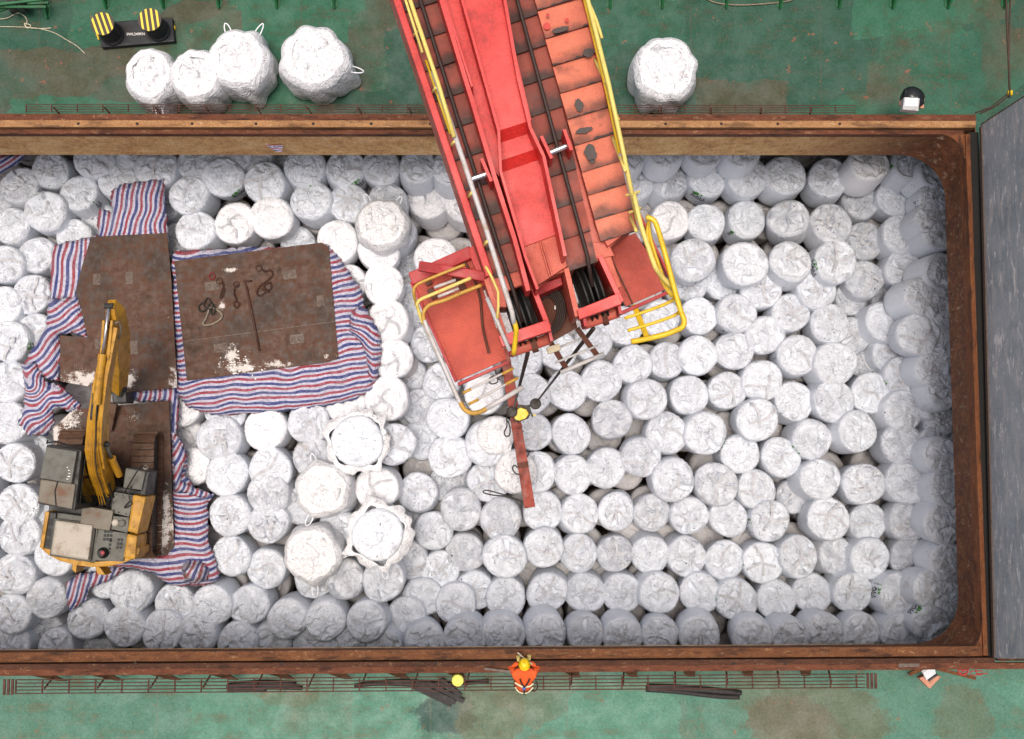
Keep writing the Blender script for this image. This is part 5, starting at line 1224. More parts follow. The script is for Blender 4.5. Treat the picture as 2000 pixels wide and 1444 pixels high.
for (xa, ya, xb, yb) in ((1158, 110, 1195, 185), (1180, 170, 1208, 235), (1193, 262, 1222, 335), (1229, 420, 1243, 452)):
    rail([(xa, ya, ZB), ((xa+xb)/2, (ya+yb)/2, zz-.2), (xb, yb, zz-.05)], .016, 'rpale', 'handrail_post', None, 2)
rail([(1210, 300, zz-.15), (1232, 385, zz-.2), (1254, 467, zz-.2)], .012, 'rgrey', 'handrail', None, 1)
rail([(1238, 380, zz), (1252, 440, zz), (1270, 495, zz), (1280, 522, zz), (1292, 540, zz-.1), (1314, 562, zz-.2)], .023, 'rpale', 'handrail', None, 3)
rail([(1262, 424, zz-.1), (1276, 430, zz-.1), (1284, 445, zz-.1), (1300, 500, zz-.1), (1320, 575, zz-.1), (1332, 615, zz-.1)], .025, 'ryel')
for dx in (-8, -14): rail([(1270+dx*.3, 432, zz-.3), (1280+dx, 470, zz-.3), (1305+dx, 545, zz-.3), (1318+dx*.4, 580, zz-.3)], .015, 'ryel')
rail([(1331, 612, zz-.1), (1336, 625, zz-.1), (1334, 637, zz-.1), (1322, 645, zz-.1), (1290, 656, zz-.1), (1233, 668, zz-.1)], .026, 'ryel', 'railing', None, 4)
rail([(1318, 580, zz-.3), (1312, 588, zz-.35), (1280, 602, zz-.35), (1220, 622, zz-.35)], .016, 'ryel', 'rung', None, 4)
rail([(1327, 608, zz-.25), (1318, 616, zz-.3), (1280, 630, zz-.3), (1226, 646, zz-.3)], .016, 'ryel', 'rung', None, 4)
bm = bmesh.new(); add_beam(bm, P(1238, 596, zq-.1), P(1263, 658, zq+.1), .055, .02, (0, 0, 1)); part(cr, 'rail_stanchion', bm, M['ryel'])
rail([(1222, 382, zz-.2), (1250, 374, zz-.2)], .012, 'rpale', 'rung', None, 1)
rail([(1228, 416, zz-.2), (1252, 406, zz-.2)], .012, 'rpale', 'rung', None, 1)
# ladder below the tip, with a junction box
zd = ZB-.9
for a, b in (((1076, 670), (1106, 720)), ((1127, 642), (1167, 695))):
    bm = bmesh.new(); add_beam(bm, P(*a, zd), P(*b, zd-.1), .055, .03, (0, 0, 1)); part(cr, 'ladder_stile', bm, M['brown'])
for a, b, m in (((1095, 678), (1136, 661), 'rgrey'), ((1084, 709), (1168, 675), 'rgrey')): rail([(*a, zd), (*b, zd)], .012, m, 'rung', None, 1)
rail([(1095, 728, zd), (1180, 691, zd)], .022, 'rgrey', 'railing', None, 1)
bm = bmesh.new(); add_box(bm, P(1081, 682, zd+.1), (.14, .07, .08), Matrix.Rotation(.32, 3, 'Z'), .008); part(cr, 'junction_box', bm, plain('cream box', lin(206, 190, 156), .5))
# hoist ropes: along the boom, over the sheaves
def cable(pts, r, name='hoist_rope', par=cr):
    bm = bmesh.new(); add_tube(bm, [P(*p) for p in pts], r, 8); return part(par, name, bm, M['ropeblk'], True)
cable([(821-.33*900, -900, ZB+.14), (821, 0, ZB+.14), (976, 490, ZB+.08), (1004, 572, ZB-.02), (1020, 630, ZB-.1)], .020)
cable([(1010-.27*900, -900, ZB+.14), (1010, 0, ZB+.14), (1147, 500, ZB+.08), (1157, 560, ZB-.06)], .020)

# ------------------------------------------------------------------ hook block, spreader beam, slings
ZH = -4.6
hk = thing('hook_block', P(1020, 806, ZH), 'yellow hook block with two dark sheaves hanging on the wire ropes', 'hook block')
M['hyel'] = paint('bright yellow hook paint', lin(238, 200, 20), lin(90, 72, 30), .5, 8, .4, .2)
M['greasy'] = paint('greasy dark sheave', lin(56, 50, 42), lin(20, 18, 16), .7, 10, .6)
cp2 = lambda name, poly, zt, zb, mat, bev=.015: part(hk, name, (lambda b: (pxprism(b, poly, zt, zb, bev), b)[1])(bmesh.new()), mat)
cp2('block_body', [(1004, 812), (1012, 799), (1016, 796), (1028, 800), (1033, 809), (1026, 818), (1014, 822), (1006, 819)], ZH, ZH-.28, M['hyel'])
cp2('side_plate', [(1008, 800), (1012, 790), (1028, 793), (1034, 790), (1038, 805), (1032, 818), (1013, 824), (1004, 824)], ZH-.08, ZH-.22, M['greasy'])
for i, (x, y) in enumerate(((1000, 805), (1046, 789))):
    bm = bmesh.new(); add_lathe(bm, P(x, y, ZH-.02), [(.04, .06), (.11, .05), (.135, .02), (.11, 0), (.135, -.02), (.135, -.06), (.04, -.08)], 28); s_ = part(hk, 'sheave', bm, M['greasy'])
    bm = bmesh.new(); add_beam(bm, P(x-6, y, ZH-.1), P(1022, 803, ZH-.1), .05, .08); part(hk, 'sheave_arm', bm, M['greasy'])
for tip, hp in (((1031, 690, ZB-.35), (1003, 799, ZH+.02)), ((1159, 642, ZB-.35), (1050, 783, ZH+.02))):
    bm = bmesh.new(); add_tube(bm, [P(*tip), P(*hp)], .022, 8); part(hk, 'wire_rope', bm, M['ropeblk'], True)
cp2('guide_frame', [(1036, 806), (1039, 805), (1042, 814), (1039, 815)], ZH-.05, ZH-.1, M['greasy'], 0)
cp2('guide_frame', [(1038, 812), (1046, 809), (1047, 811), (1039, 815)], ZH-.05, ZH-.1, M['hyel'], 0)
ZS = -5.0
M['orange'] = paint('rust orange beam paint', lin(150, 52, 28), lin(60, 32, 22), .9, 5, .6, .9, lin(118, 44, 28))
sb = thing('spreader_beam', P(1004, 805, ZS), 'long rust orange spreader beam hanging under the yellow hook block', 'spreader beam')
bm = bmesh.new(); A, B = P(978, 640, ZS), P(1035, 992, ZS)
add_beam(bm, (A.x, A.y, ZS-.14), (B.x, B.y, ZS-.14), .225, .24, (0, 0, 1), .012, .27); part(sb, 'beam', bm, M['orange'])
for f0, f1 in ((.30, .36), (.545, .56), (.75, .78)):
    p, q = A.lerp(B, f0), A.lerp(B, f1); bm = bmesh.new(); add_beam(bm, (p.x, p.y, ZS-.13), (q.x, q.y, ZS-.13), .27, .26, (0, 0, 1), .008); part(sb, 'collar', bm, M['brown' if f0 > .6 else 'orange'])
M['sling_d'] = plain('dark steel sling', lin(60, 54, 50), .6, 0, .4, 40)
def sling(pts, label, r=.018):
    bm = bmesh.new(); add_tube(bm, smooth_path([P(*p) for p in pts], 7), r, 6); tag(recentre(obj('sling', bm, M['sling_d'], None, True)), label, 'sling', 'slings hanging from the spreader beam')
zs = ZS-.2
sling([(997, 806, ZS), (990, 815, zs), (990, 832, zs), (985, 845, zs-.2), (988, 852, zs-.2), (995, 850, zs-.2), (996, 836, zs), (992, 822, zs)], 'sling loop at the left side of the yellow hook block')
sling([(1013, 825, ZS), (1015, 840, zs), (1014, 855, zs), (1018, 870, zs), (1020, 885, zs)], 'sling cord along the beam below the hook block')
sling([(1021, 888, zs), (1028, 880, zs), (1032, 886, zs), (1028, 894, zs), (1022, 897, zs)], 'small sling loop beside the beam above its free end', .02)
sling([(1014, 927, zs), (1006, 924, zs), (1001, 915, zs), (1005, 909, zs), (1011, 914, zs)], 'curled sling eye on the beam near its free end')
sling([(1028, 984, zs), (1010, 976, zs-.2), (990, 970, zs-.4), (968, 968, zs-.5), (948, 964, zs-.5), (944, 960, zs-.5), (952, 958, zs-.5), (975, 964, zs-.5), (1000, 971, zs-.3)], 'long sling with looped eye trailing from the beam\'s free end')
sling([(976, 742, zs), (964, 735, zs), (955, 742, zs-.1), (960, 750, zs-.1), (972, 745, zs), (966, 722, zs)], 'sling loop between platform corner and orange beam')

# ------------------------------------------------------------------ things on the two decks
# double bollard with striped tops
ZK = DK
M['boll'] = paint('black bollard casting', lin(28, 30, 36), lin(74, 58, 48), .5, 4, .6)
s = NT('yellow black striped cap'); v = s.n('UVMap').outputs[0]; sx = s.n('SeparateXYZ'); s.lk(v, sx.inputs[0])
st = s.ramp(s.math('ABSOLUTE', s.math('SUBTRACT', s.math('FRACT', sx.outputs[0]), .5)), .19, .21)
M['hazard'] = s.done(s.mix(st, lin(232, 200, 62), lin(58, 46, 36)), .5)
bo = thing('double_bollard', P(268, 70, ZK), 'black double bollard with yellow and black striped tops on far deck', 'bollard')
bm = bmesh.new(); pxprism(bm, [(191, 44), (336, 34), (341, 81), (197, 93)], ZK+.16, ZK, .03); base = part(bo, 'base', bm, M['boll'])
for x, y, tx, ty, an in ((220, 68, 214, 49, .35), (310, 60, 304, 40, .16)):
    c = P(x, y, ZK+.16); bm = bmesh.new(); add_lathe(bm, c, [(.27, 0), (.27, .05), (.235, .09), (.235, .52), (.25, .58)], 36); p_ = part(bo, 'post', bm, M['boll'], False)
    bm = bmesh.new(); vs = [bm.verts.new((c.x+.262*math.cos(k*math.pi/20), c.y+.262*math.sin(k*math.pi/20), c.z+.62)) for k in range(40)]
    f = bm.faces.new(vs); uvl = bm.loops.layers.uv.new('UVMap')
    for l in f.loops:
        d = l.vert.co-c; l[uvl].uv = ((d.x*math.cos(an)+d.y*math.sin(an))/.117, 0)
    lo_ = [bm.verts.new((v_.co.x, v_.co.y, c.z+.58)) for v_ in vs]
    for k in range(40): bm.faces.new((vs[(k+1) % 40], vs[k], lo_[k], lo_[(k+1) % 40]))
    part(p_, 'striped_cap', bm, M['hazard'])
bm = text_bm('SWL240KN', .085); bm.transform(Matrix.Translation(P(265, 67, ZK+.166)) @ Matrix.Rotation(.02, 4, 'Z')); part(base, 'lettering', bm, M['scuff'])
for pts in ([(192, 62), (189, 67), (191, 71), (193, 78)], [(337, 47), (341, 54), (339, 60), (338, 65)]):
    bm = bmesh.new(); add_tube(bm, smooth_path([P(x, y, ZK+.05) for x, y in pts], 4), .02, 6); part(bo, 'yellow_edge_mark', bm, M['ryel'])
# light lines on deck
def cord(pts, z, r, mat, label, name='cord', cat='cord', group=None):
    bm = bmesh.new(); add_tube(bm, smooth_path([P(x, y, z+.004*(i % 3)) for i, (x, y) in enumerate(pts)], 6), r, 6)
    return tag(recentre(obj(name, bm, M[mat], None, True)), label, cat, group)
cord([(-20, 38), (12, 36), (34, 26), (48, 32), (53, 42), (50, 52), (56, 55), (60, 50), (54, 47), (48, 46), (52, 53), (75, 56), (100, 55)], ZK+.02, .011, 'rope_pale', 'thin pale cord with a knot lying at the far deck\'s outer corner')
cord([(-20, 52), (40, 53), (75, 56), (105, 64), (130, 78), (150, 90), (166, 105)], ZK+.012, .009, 'rope_pale', 'long thin pale cord trailing towards the striped bollards')
cord([(496, 277), (515, 280), (533, 287)], ZC-.9, .012, 'rope_pale', 'short pale cord on the coaming\'s inner face')
bm = bmesh.new(); a = [P(518, 283, ZC-.86), P(553, 283, ZC-.86), P(550, 297, ZC-1.0), P(540, 296, ZC-1.0)]
f = bm.faces.new([bm.verts.new(p) for p in a]); uvl = bm.loops.layers.uv.new('UVMap')
for l, u_ in zip(f.loops, (0, .1, 2.2, 2.0)): l[uvl].uv = (u_, 0)
o = obj('tarpaulin_scrap', bm, M['tarp']); o.modifiers.new('thickness', 'SOLIDIFY').thickness = .01; tag(recentre(o), 'tiny striped tarpaulin scrap caught on the far coaming wall', 'tarpaulin scrap')
# floodlights
M['lampgrey'] = paint('weathered lamp housing', lin(176, 176, 176), lin(90, 70, 60), .5, 9, .5)
M['lampglass'] = plain('frosted lamp glass', lin(232, 234, 236), .2, 0, .08)
M['pinkrust'] = paint('faded pink rusted bracket', lin(190, 132, 104), lin(110, 60, 44), .6, 9, .6)
fl = thing('floodlight', P(1783, 205, ZK+.6), 'upright floodlight with black hood and white face, beyond the far coaming corner', 'floodlight')
zf = ZC+.15
bm = bmesh.new(); bmesh.ops.create_icosphere(bm, subdivisions=4, radius=.27); hp_ = np.array([v_.co[:] for v_ in bm.verts]); hw_ = facets(hp_[:, 0]*1.6, hp_[:, 1]*1.6+hp_[:, 2], 77, 26, .35, .05)
for v_, d_ in zip(bm.verts, hw_): v_.co = v_.co*(1+d_*.9); v_.co.z *= .7
bm.transform(Matrix.Translation(P(1782, 193, zf-.16))); part(fl, 'hood', bm, plain('crumpled black plastic', lin(30, 31, 34), .28, 0, .3))
bm = bmesh.new(); add_beam(bm, P(1783, 203, zf-.16), P(1783, 203, DK), .07, .07, (0, 1, 0)); part(fl, 'post', bm, M['pinkrust'])
bm = bmesh.new(); pxprism(bm, [(1798, 184), (1807, 186), (1804, 212), (1794, 210)], zf-.1, zf-.14, .005); part(fl, 'bracket', bm, M['pinkrust'])
bm = bmesh.new(); pxprism(bm, [(1757, 198), (1764, 196), (1765, 206), (1757, 206)], zf-.1, zf-.14, .005); part(fl, 'bracket', bm, M['pinkrust'])
bm = bmesh.new(); pxprism(bm, [(1766, 190), (1797, 192), (1794, 217), (1763, 214)], zf+.12, zf-.05, .012); hs_ = part(fl, 'housing', bm, M['lampgrey'])
bm = bmesh.new(); pxprism(bm, [(1769, 190.5), (1794, 192.5), (1792, 208), (1767, 206.5)], zf+.126, zf+.11, .004); part(hs_, 'lamp_face', bm, M['lampglass'])
fl = thing('floodlight', P(1815, 1330, ZC-.2), 'tilted floodlight with white face and pink base, beside the near coaming', 'floodlight')
zf = DK+.9
bm = bmesh.new(); pxprism(bm, [(1795, 1325), (1817, 1315), (1839, 1322), (1816, 1346)], zf-.02, zf-.2, .02); part(fl, 'housing', bm, M['pinkrust'])
A, B, C, D = P(1801, 1313, zf+.2), P(1823, 1299, zf+.2), P(1826, 1314, zf+.02), P(1808, 1327, zf+.02)
bm = bmesh.new(); bm.faces.new([bm.verts.new(p) for p in (D, C, B, A)]); o = part(fl, 'lamp_face', bm, M['lampglass']); m_ = o.modifiers.new('thickness', 'SOLIDIFY'); m_.thickness = .06; m_.offset = 0
bm = bmesh.new(); add_beam(bm, P(1812, 1329, zf-.02), P(1830, 1317, zf-.02), .04, .08, (0, 0, 1)); part(fl, 'yoke', bm, M['exdark'])
bm = bmesh.new(); add_beam(bm, P(1812, 1322, zf-.1), P(1812, 1330, DK), .07, .07, (0, 1, 0)); part(fl, 'post', bm, M['pinkrust'])
# yellow capped vent post at the near rail
vp_ = thing('vent_post', P(894, 1329, DK), 'pale yellow round-topped post beside the near coaming and black planks', 'vent post')
bm = bmesh.new(); add_lathe(bm, P(894, 1329, DK+1.16), [(.125, -.12), (.13, 0), (.12, .04), (.06, .06)], 28); part(vp_, 'round_cap', bm, paint('lime yellow cap', lin(218, 216, 96), lin(150, 140, 70), .4, 9, .5))
bm = bmesh.new(); c = P(894, 1329, DK); add_lathe(bm, P(894, 1329, DK+1.0) - Vector((0, 0, 1.0)), [(.06, 0), (.06, 1.05)], 14); part(vp_, 'post', bm, M['exdark'])
# black hose bundles and planks lying on the near deck
M['hose'] = paint('black worn hose', lin(40, 37, 36), lin(96, 88, 82), .45, 7, .7)
G = 'black hoses on the near deck'
def bundle(lines, label, r=.05):
    t = thing('hose_bundle', P(lines[0][0][0], lines[0][0][1], DK), label, 'hose bundle', G)
    for l in lines:
        bm = bmesh.new(); add_tube(bm, smooth_path([P(x, y, DK+r) for x, y in l], 5), r, 8); part(t, 'hose', bm, M['hose'], True)
bundle([[(443, 1342), (500, 1338), (588, 1342)], [(446, 1339), (510, 1333), (578, 1336)], [(450, 1345), (520, 1343), (590, 1344)], [(444, 1349), (480, 1348), (520, 1346)]], 'bundle of straight black hoses below the grating\'s left half')
bundle([[(1262, 1344), (1330, 1346), (1400, 1350), (1448, 1354)], [(1262, 1347), (1330, 1352), (1400, 1360), (1444, 1362)], [(1264, 1341), (1330, 1343), (1440, 1352)]], 'bundle of two thick black hoses on pale deck right of the worker', .055)
bundle([[(692, 1340), (740, 1336), (820, 1338), (890, 1340)], [(700, 1338), (780, 1331), (880, 1336), (955, 1330)], [(760, 1332), (810, 1336), (850, 1334)]], 'black hoses lying under the grating beside the yellow capped post', .045)
pk = thing('plank_bundle', P(850, 1355, DK), 'fanned blackened planks under the grating by the yellow capped post', 'plank bundle')
for q, (a, b) in enumerate((((805, 1340), (882, 1377)), ((820, 1338), (890, 1372)), ((836, 1334), (906, 1370)), ((860, 1326), (900, 1360)))):
    bm = bmesh.new(); add_beam(bm, P(*a, DK+.04+.02*q), P(*b, DK+.04+.02*q), .10, .05, (0, 0, 1), .008); part(pk, 'plank', bm, M['hose'])
# fittings at the near right corner of the coaming
bk = thing('cleat_bracket', P(1880, 1325, DK+.4), 'red valve wheel on rusty folding bracket near the tilted floodlight', 'valve bracket')
bm = bmesh.new(); add_beam(bm, P(1830, 1306, ZC-.4), P(1905, 1325, ZC-.5), .07, .04, (0, 0, 1)); part(bk, 'arm', bm, M['rust_orange'])
bm = bmesh.new(); c = P(1881, 1309, ZC-.35); add_tube(bm, [c+Vector((.11*math.cos(k*.45), .1*math.sin(k*.45), 0)) for k in range(14)], .018, 6, True); wl = part(bk, 'hand_wheel', bm, M['deepred'])
for k in range(3):
    bm = bmesh.new(); d = Vector((.11*math.cos(k*1.05), .1*math.sin(k*1.05), 0)); add_tube(bm, [c-d, c+d], .012, 6); part(wl, 'spoke', bm, M['deepred'])
bm = bmesh.new(); add_tube(bm, [P(x, y, ZC-.45) for x, y in ((1906, 1306), (1928, 1306), (1928, 1316), (1907, 1316), (1906, 1306))], .012, 6); part(bk, 'wire_frame', bm, M['deepred'])
bm = bmesh.new(); add_tube(bm, [P(x, y, ZC-.5) for x, y in ((1896, 1311), (1919, 1311), (1918, 1318), (1896, 1319), (1896, 1311))], .012, 6); part(bk, 'wire_frame', bm, M['deepred'])
bm = bmesh.new(); add_beam(bm, P(1775, 1317, ZC-.5), P(1800, 1306, ZC-.3), .08, .04, (0, 0, 1)); part(coam, 'stay', bm, M['rust_orange'])
bm = bmesh.new(); pxprism(bm, [(1755, 1295.5), (1796, 1295), (1796, 1303), (1755, 1304)], ZC-.02, ZC-.05, .004); part(coam, 'patch_plate', bm, M['worn_metal'])
# lashing line from the bulwark to the hatch cover, with its yellow pulley
M['line'] = plain('brown lashing rope', lin(70, 54, 42), .8, 0, .4, 40)
def line(pts, r, label):
    bm = bmesh.new(); add_tube(bm, [P(*p) for p in pts], r, 8); tag(recentre(obj('lashing_line', bm, M['line'], None, True)), label, 'lashing line')
zl_ = DK+1.0
line([(1964, -30, zl_+.3), (1967, 60, zl_+.3), (1970, 118, zl_+.4), (1972, 180, zl_+.4)], .024, 'double brown lashing line running down to the yellow pulley')
line([(1974, -30, zl_+.3), (1971, 60, zl_+.3), (1970, 118, zl_+.4)], .022, 'second brown lashing strand joining at the pulley line\'s knot')
line([(1968, 184, zl_+.4), (1935, 210, zl_+.25), (1905, 221, ZC+.02)], .018, 'black lashing strand from yellow pulley down to far coaming')
line([(1972, 186, zl_+.4), (1945, 208, zl_+.25), (1915, 222, ZC+.02)], .018, 'lower lashing strand from yellow pulley along the far coaming')
py_ = thing('pulley', P(1972, 182, zl_+.4), 'small yellow pulley on the brown lashing line at the grey cover', 'pulley')
bm = bmesh.new(); add_lathe(bm, P(1972, 182, zl_+.38), [(.04, -.05), (.07, -.045), (.05, 0), (.07, .045), (.04, .05)], 16, rot_align((1, 0, .2))); part(py_, 'wheel', bm, M['hyel'])
bm = bmesh.new(); add_beam(bm, P(1972, 176, zl_+.44), P(1972, 192, zl_+.44), .03, .02, (0, 0, 1)); part(py_, 'strap', bm, M['black'])

# ------------------------------------------------------------------ upright folded hatch cover at the seen end
def cover_mat():
    s = NT('scraped grey blue hatch cover'); v = s.pos(); st = s.mapping(v, (3, .8, 3.2))
    a = s.noise(v, 1.4, 7, .7); b = s.noise(st, 1.7, 7, .72, .4); g = s.noise(v, 60, 4, .7)
    c = s.cramp(a, [(.3, lin(134, 144, 151)), (.5, lin(156, 164, 170)), (.7, lin(176, 180, 183))])
    c = s.mix(s.ramp(b, .50, .60, 0, .7), c, lin(190, 186, 184)); c = s.mix(s.ramp(s.noise(st, 2.6, 7, .75), .56, .61, 0, .8), c, lin(232, 228, 224))
    c = s.mix(s.ramp(s.math('ADD', s.math('MULTIPLY', s.noise(v, 5, 6, .7), .7), s.math('MULTIPLY', g, .3)), .60, .66, 0, .6), c, lin(112, 92, 76))
    gg = s.ramp(g, .3, .7, .75, 1.15); gm = s.n('CombineColor'); [s.lk(gg, gm.inputs[i]) for i in range(3)]
    return s.done(s.mix(1.0, c, gm.outputs[0], 'MULTIPLY'), .65, s.bump(s.math('ADD', b, g), .35, .012))
M['cover'] = cover_mat()
cx0 = P(1930, 700, ZC).x
hc = thing('hatch_cover', Vector((cx0+.4, 1, ZC)), 'tall scraped grey blue steel hatch cover folded upright at the hold\'s end', 'hatch cover')
ct, cb = P(1915, 243, ZC+.05).y, P(1942, 1288, ZC+.05).y
bm = bmesh.new(); H_ = 3.6
fr = [(cb, ZC-.05), (ct, ZC-.05), (ct, ZC+H_), (cb+.75, ZC+H_)]
xt, xb_ = P(1916, 243, ZC).x, P(1942, 1288, ZC).x
def cvx(y): return xb_+(xt-xb_)*(y-cb)/(ct-cb)
A = [bm.verts.new((cvx(y), y, z)) for y, z in fr]; B = [bm.verts.new((cvx(y)+.8, y, z)) for y, z in fr]
bm.faces.new(A[::-1]); bm.faces.new(B)
for i in range(4): bm.faces.new((A[i], A[(i+1) % 4], B[(i+1) % 4], B[i]))
bmesh.ops.recalc_face_normals(bm, faces=bm.faces); part(hc, 'panel', bm, M['cover'])
bm = bmesh.new(); add_beam(bm, (cvx(cb)-.015, cb+.05, ZC+.02), (cvx(ct)-.015, ct-.05, ZC+.02), .035, .10, (0, 0, 1)); part(hc, 'bottom_edge', bm, M['worn_metal'])
bm = bmesh.new(); add_beam(bm, (cvx(ct)+.4, ct+.01, ZC), (cvx(ct)+.4, ct+.01, ZC+H_), .82, .02, (0, 1, 0)); part(hc, 'end_plate', bm, M['rust_orange'])

# ------------------------------------------------------------------ bulwark along the far deck edge
M['bul'] = paint('bright green bulwark paint', lin(30, 100, 58), lin(80, 60, 42), .6, 4, .5, .5)
YE = P(1000, 2, DK).y
bw = thing('bulwark', Vector((0, YE+.62, DK)), 'green bulwark with stays along the outer edge of the far deck', 'bulwark')
bm = bmesh.new(); add_prism(bm, [Vector((-26, YE+.6, 0)), Vector((20, YE+.6, 0)), Vector((20, YE+.64, 0)), Vector((-26, YE+.64, 0))], DK, DK+1.1); part(bw, 'plating', bm, M['bul'])
for px in (95, 210, 322, 430, 543, 655, 1082, 1193, 1295, 1420, 1525, 1640, 1745, 1853, 1963):
    b_ = P(px-2, 14 if px != 95 else 34, DK); bm = bmesh.new()
    add_beam(bm, b_, Vector((b_.x+.0, YE+.6, DK+.95)), .05, .16, (0, 0, 1)); add_beam(bm, b_+Vector((0, 0, .01)), b_+Vector((0, .3, .01)), .14, .02, (0, 0, 1)); part(bw, 'stay', bm, M['bul'])
for k, (a, b) in enumerate((((-10, 10), (95, -2)), ((-10, 14), (90, 14)), ((-10, 24), (40, 8)), ((45, 8), (95, 6)))):
    bm = bmesh.new(); add_beam(bm, P(*a, DK+.6-.1*k), P(*b, DK+.6-.1*k), .05, .05, (0, 0, 1)); part(bw, 'rail', bm, M['bul'])
fd = tag(recentre(obj('fairlead', (lambda b: (add_lathe(b, P(35, 9, DK+.35), [(.13, -.2), (.2, -.16), (.14, 0), (.2, .16), (.13, .2)], 20, rot_align((1, .1, .1))), b)[1])(bmesh.new()), M['exdark'])), 'dark roller fairlead between green bars at the far deck corner', 'fairlead')
cord([(1380, -2), (1400, 6), (1440, 10), (1490, 8), (1540, 2), (1560, -8)], DK+.03, .018, 'rope_grey', 'thin grey rope sagging along the far bulwark')

# ------------------------------------------------------------------ worker leaning over the near coaming
M['hivis'] = paint('orange work clothing', lin(226, 92, 34), lin(150, 60, 30), .4, 9, .8)
M['tape'] = plain('pale reflective tape', lin(226, 220, 180), .4, 0, .1)
M['skin'] = plain('tanned skin', lin(176, 122, 92), .6, 0, .1)
M['blueh'] = plain('blue harness pad', lin(90, 110, 180), .6)
M['boot'] = plain('dark work boot', lin(34, 30, 28), .7)
zf = DK
hipC = P(1023, 1341, zf+1.0)
ps = tag(bpy.data.objects.new('person', None), 'worker in orange overalls and yellow helmet leaning over the near coaming', 'person'); COL.objects.link(ps); ps.location = (hipC.x, hipC.y+.10, zf)
def skin_mesh(name, verts, edges, mat, parent, root=0, sub=2):
    me = bpy.data.meshes.new(name); me.from_pydata([tuple(v[0]) for v in verts], edges, []); o = bpy.data.objects.new(name, me); COL.objects.link(o); o.parent = parent
    o.modifiers.new('skin', 'SKIN')
    for i, v in enumerate(verts):
        r = v[1]; me.skin_vertices[0].data[i].radius = (r, r) if not isinstance(r, tuple) else r
    me.skin_vertices[0].data[root].use_root = True
    m_ = o.modifiers.new('sub', 'SUBSURF'); m_.levels = sub; m_.render_levels = sub
    me.materials.append(mat)
    for p in me.polygons: p.use_smooth = True
    o.modifiers['skin'].use_smooth_shade = True
    return o
hz = 1.0
# local axes: +y towards the hold (he faces it), z up
bv = [((0, -.14, hz), (.19, .15)), ((0, -.03, 1.14), (.18, .14)), ((0, .12, 1.30), (.21, .14)), ((0, .27, 1.42), (.18, .11)), ((0, .37, 1.49), .06), ((0, .42, 1.56), .07),
      ((-.21, .29, 1.40), .085), ((-.30, .36, 1.26), .062), ((-.12, .48, 1.40), .045),
      ((.21, .29, 1.40), .085), ((.30, .36, 1.26), .062), ((.11, .50, 1.40), .045),
      ((-.11, -.14, .88), .12), ((-.13, -.03, .50), .085), ((-.14, -.12, .10), .062), ((-.15, -.03, .05), .06),
      ((.11, -.14, .88), .12), ((.13, -.01, .50), .085), ((.14, -.10, .10), .062), ((.15, .0, .05), .06)]
be = [(0, 1), (1, 2), (2, 3), (3, 4), (4, 5), (3, 6), (6, 7), (7, 8), (3, 9), (9, 10), (10, 11), (0, 12), (12, 13), (13, 14), (14, 15), (0, 16), (16, 17), (17, 18), (18, 19)]
body = skin_mesh('body', bv, be, M['hivis'], ps)
def plocal(name, bm, mat, smooth=True):
    return obj(name, bm, mat, ps, smooth)
# head with face, ears and helmet, tipped forward
HM = Matrix.Translation((0, .48, 1.61)) @ Matrix.Rotation(-.62, 4, 'X')
bm = bmesh.new(); r_ = bmesh.ops.create_uvsphere(bm, u_segments=24, v_segments=16, radius=1)
for v_ in bm.verts:
    x, y, z = v_.co
    yy = y*.098; xx = x*.076*(1-.18*max(0, -z)); zz = z*.118
    if y > .55 and -.35 < z < .12 and abs(x) < .22: yy += .024*(1-abs(x)/.22)      # nose
    if y > .5 and abs(z-.12) < .12 and .2 < abs(x) < .55: yy -= .008                # eye sockets
    if y > .5 and abs(z+.5) < .1 and abs(x) < .35: yy -= .006                       # mouth
    v_.co = (xx, yy, zz)
for sx in (-1, 1):
    e_ = bmesh.ops.create_icosphere(bm, subdivisions=2, radius=.02, matrix=Matrix.Translation((sx*.077, -.005, 0)) @ Matrix.Diagonal((.5, 1, 1.6, 1)))
bm.transform(HM); plocal('head', bm, M['skin'])
bm = bmesh.new()
prof = [(.140, .0), (.138, .012), (.122, .02), (.120, .05), (.108, .09), (.08, .118), (.04, .132), (.005, .136)]
add_lathe(bm, (0, 0, 0), prof, 28)
bmesh.ops.transform(bm, matrix=HM @ Matrix.Translation((0, 0, .03)) @ Matrix.Diagonal((.86, 1.0, 1, 1)), verts=bm.verts); plocal('helmet', bm, M['hyel'])
bm = bmesh.new(); add_beam(bm, (0, .10, .04), (0, -.09, .168), .03, .012, (0, 1, 1)); bmesh.ops.delete(bm, geom=bm.verts[:], context='VERTS')
add_tube(bm, [HM @ Vector((0, .11*math.cos(t)*1.0, .03+.139*math.sin(t))) for t in [k*math.pi/8 for k in range(1, 8)]], .012, 6); plocal('helmet_ridge', bm, M['hyel'])
# hands: palm, four fingers, thumb, round the stick and on the coaming edge
for sx, wr in ((-1, Vector((-.12, .48, 1.40))), (1, Vector((.11, .50, 1.40)))):
    fv = [(wr, .03), (wr+Vector((0, .07, -.02)), (.042, .02))]; fe = [(0, 1)]
    for k in range(4):
        o_ = Vector(((k-1.5)*.021, .10, -.03)); n0 = len(fv)
        L_ = (.03, .036, .034, .026)[k]
        fv += [(wr+o_, .010), (wr+o_+Vector((0, L_, -.01)), .009), (wr+o_+Vector((0, L_*1.3, -.01-L_)), .008)]
        fe += [(1, n0), (n0, n0+1), (n0+1, n0+2)]
    n0 = len(fv); fv += [(wr+Vector((-sx*.04, .04, -.02)), .011), (wr+Vector((-sx*.06, .08, -.035)), .009)]; fe += [(0, n0), (n0, n0+1)]
    skin_mesh('glove', fv, fe, plain('yellow work glove', lin(206, 186, 110), .8), ps, 0, 1)
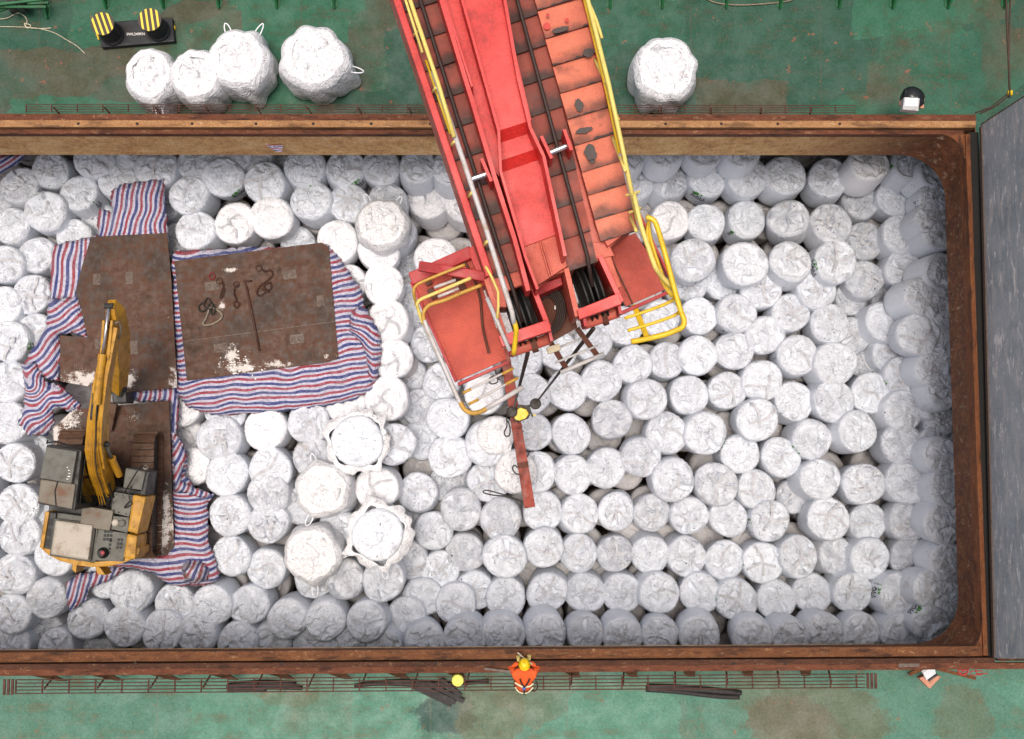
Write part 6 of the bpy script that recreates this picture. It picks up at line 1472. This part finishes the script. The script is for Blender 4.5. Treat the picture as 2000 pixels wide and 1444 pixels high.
for sx in (-1, 1):
    bm = bmesh.new(); add_box(bm, Vector((sx*.145, -.02, .045)), (.10, .27, .09), None, .03); plocal('boot', bm, M['boot'])
# reflective bands follow the back, harness straps and pad
def band(pts, wd, mat, name):
    bm = bmesh.new(); prev = None; pts = smooth_path(pts, 6)
    for i, p in enumerate(pts):
        d = (pts[min(i+1, len(pts)-1)]-pts[max(i-1, 0)]).normalized(); n_ = Vector((p.x*1.5, -.55, .62)).normalized(); s_ = d.cross(n_).normalized()*wd/2
        q = [bm.verts.new(p+s_), bm.verts.new(p-s_)]
        if prev: bm.faces.new((prev[0], q[0], q[1], prev[1]))
        prev = q
    o = obj(name, bm, mat, ps, True); m_ = o.modifiers.new('thickness', 'SOLIDIFY'); m_.thickness = .012; m_.offset = 0
def back(x, t, off=.02):
    """point on the bent back: t 0 waist .. 1 shoulder"""
    d_ = .135*math.sqrt(max(.1, 1-(x/.235)**2))+off*.6
    return Vector((x, -.14+.41*t-.70*d_, hz+.02+.42*t+.72*d_))
band([back(-.20, .62), back(-.10, .58), back(0, .48)], .05, M['tape'], 'reflective_band')
band([back(.20, .56), back(.12, .50), back(.03, .50)], .05, M['tape'], 'reflective_band')
band([back(-.19, .36), back(-.12, .16), back(0, .08), back(.10, .14), back(.19, .34)], .03, M['tape'], 'reflective_band')
band([back(-.09, 1.0), back(-.06, .75), back(0, .45), back(.0, .0)], .03, M['boot'], 'harness_strap')
band([back(.11, 1.0), back(.07, .75), back(0, .45)], .03, M['boot'], 'harness_strap')
bm = bmesh.new(); add_box(bm, back(-.005, .42, .035), (.075, .08, .03), Matrix.Rotation(.85, 3, 'X'), .012); plocal('harness_pad', bm, M['blueh'], False)
bm = bmesh.new(); add_tube(bm, smooth_path([back(.02, .0), Vector((.12, -.20, .95)), Vector((.24, -.22, .9)), Vector((.30, -.12, .95)), Vector((.26, .02, 1.05))], 6), .014, 6); plocal('lanyard', bm, M['boot'])
stp = [P(1011, 1275, ZC+.12), P(1024, 1286, ZC+.12), P(1040, 1298, ZC+.12)]
bm = bmesh.new(); add_tube(bm, stp, .014, 8); tag(recentre(obj('stick', bm, M['rope_pale'], None, True)), 'thin wooden stick pointing over the near coaming beside the worker\'s helmet', 'stick')
bm = bmesh.new(); add_beam(bm, P(946, 1306, ZC+.03), P(997, 1312, ZC+.03), .05, .04, (0, 0, 1)); tag(recentre(obj('crowbar', bm, M['worn_metal'])), 'pale metal bar lying on the near ledge beside the worker', 'metal bar')
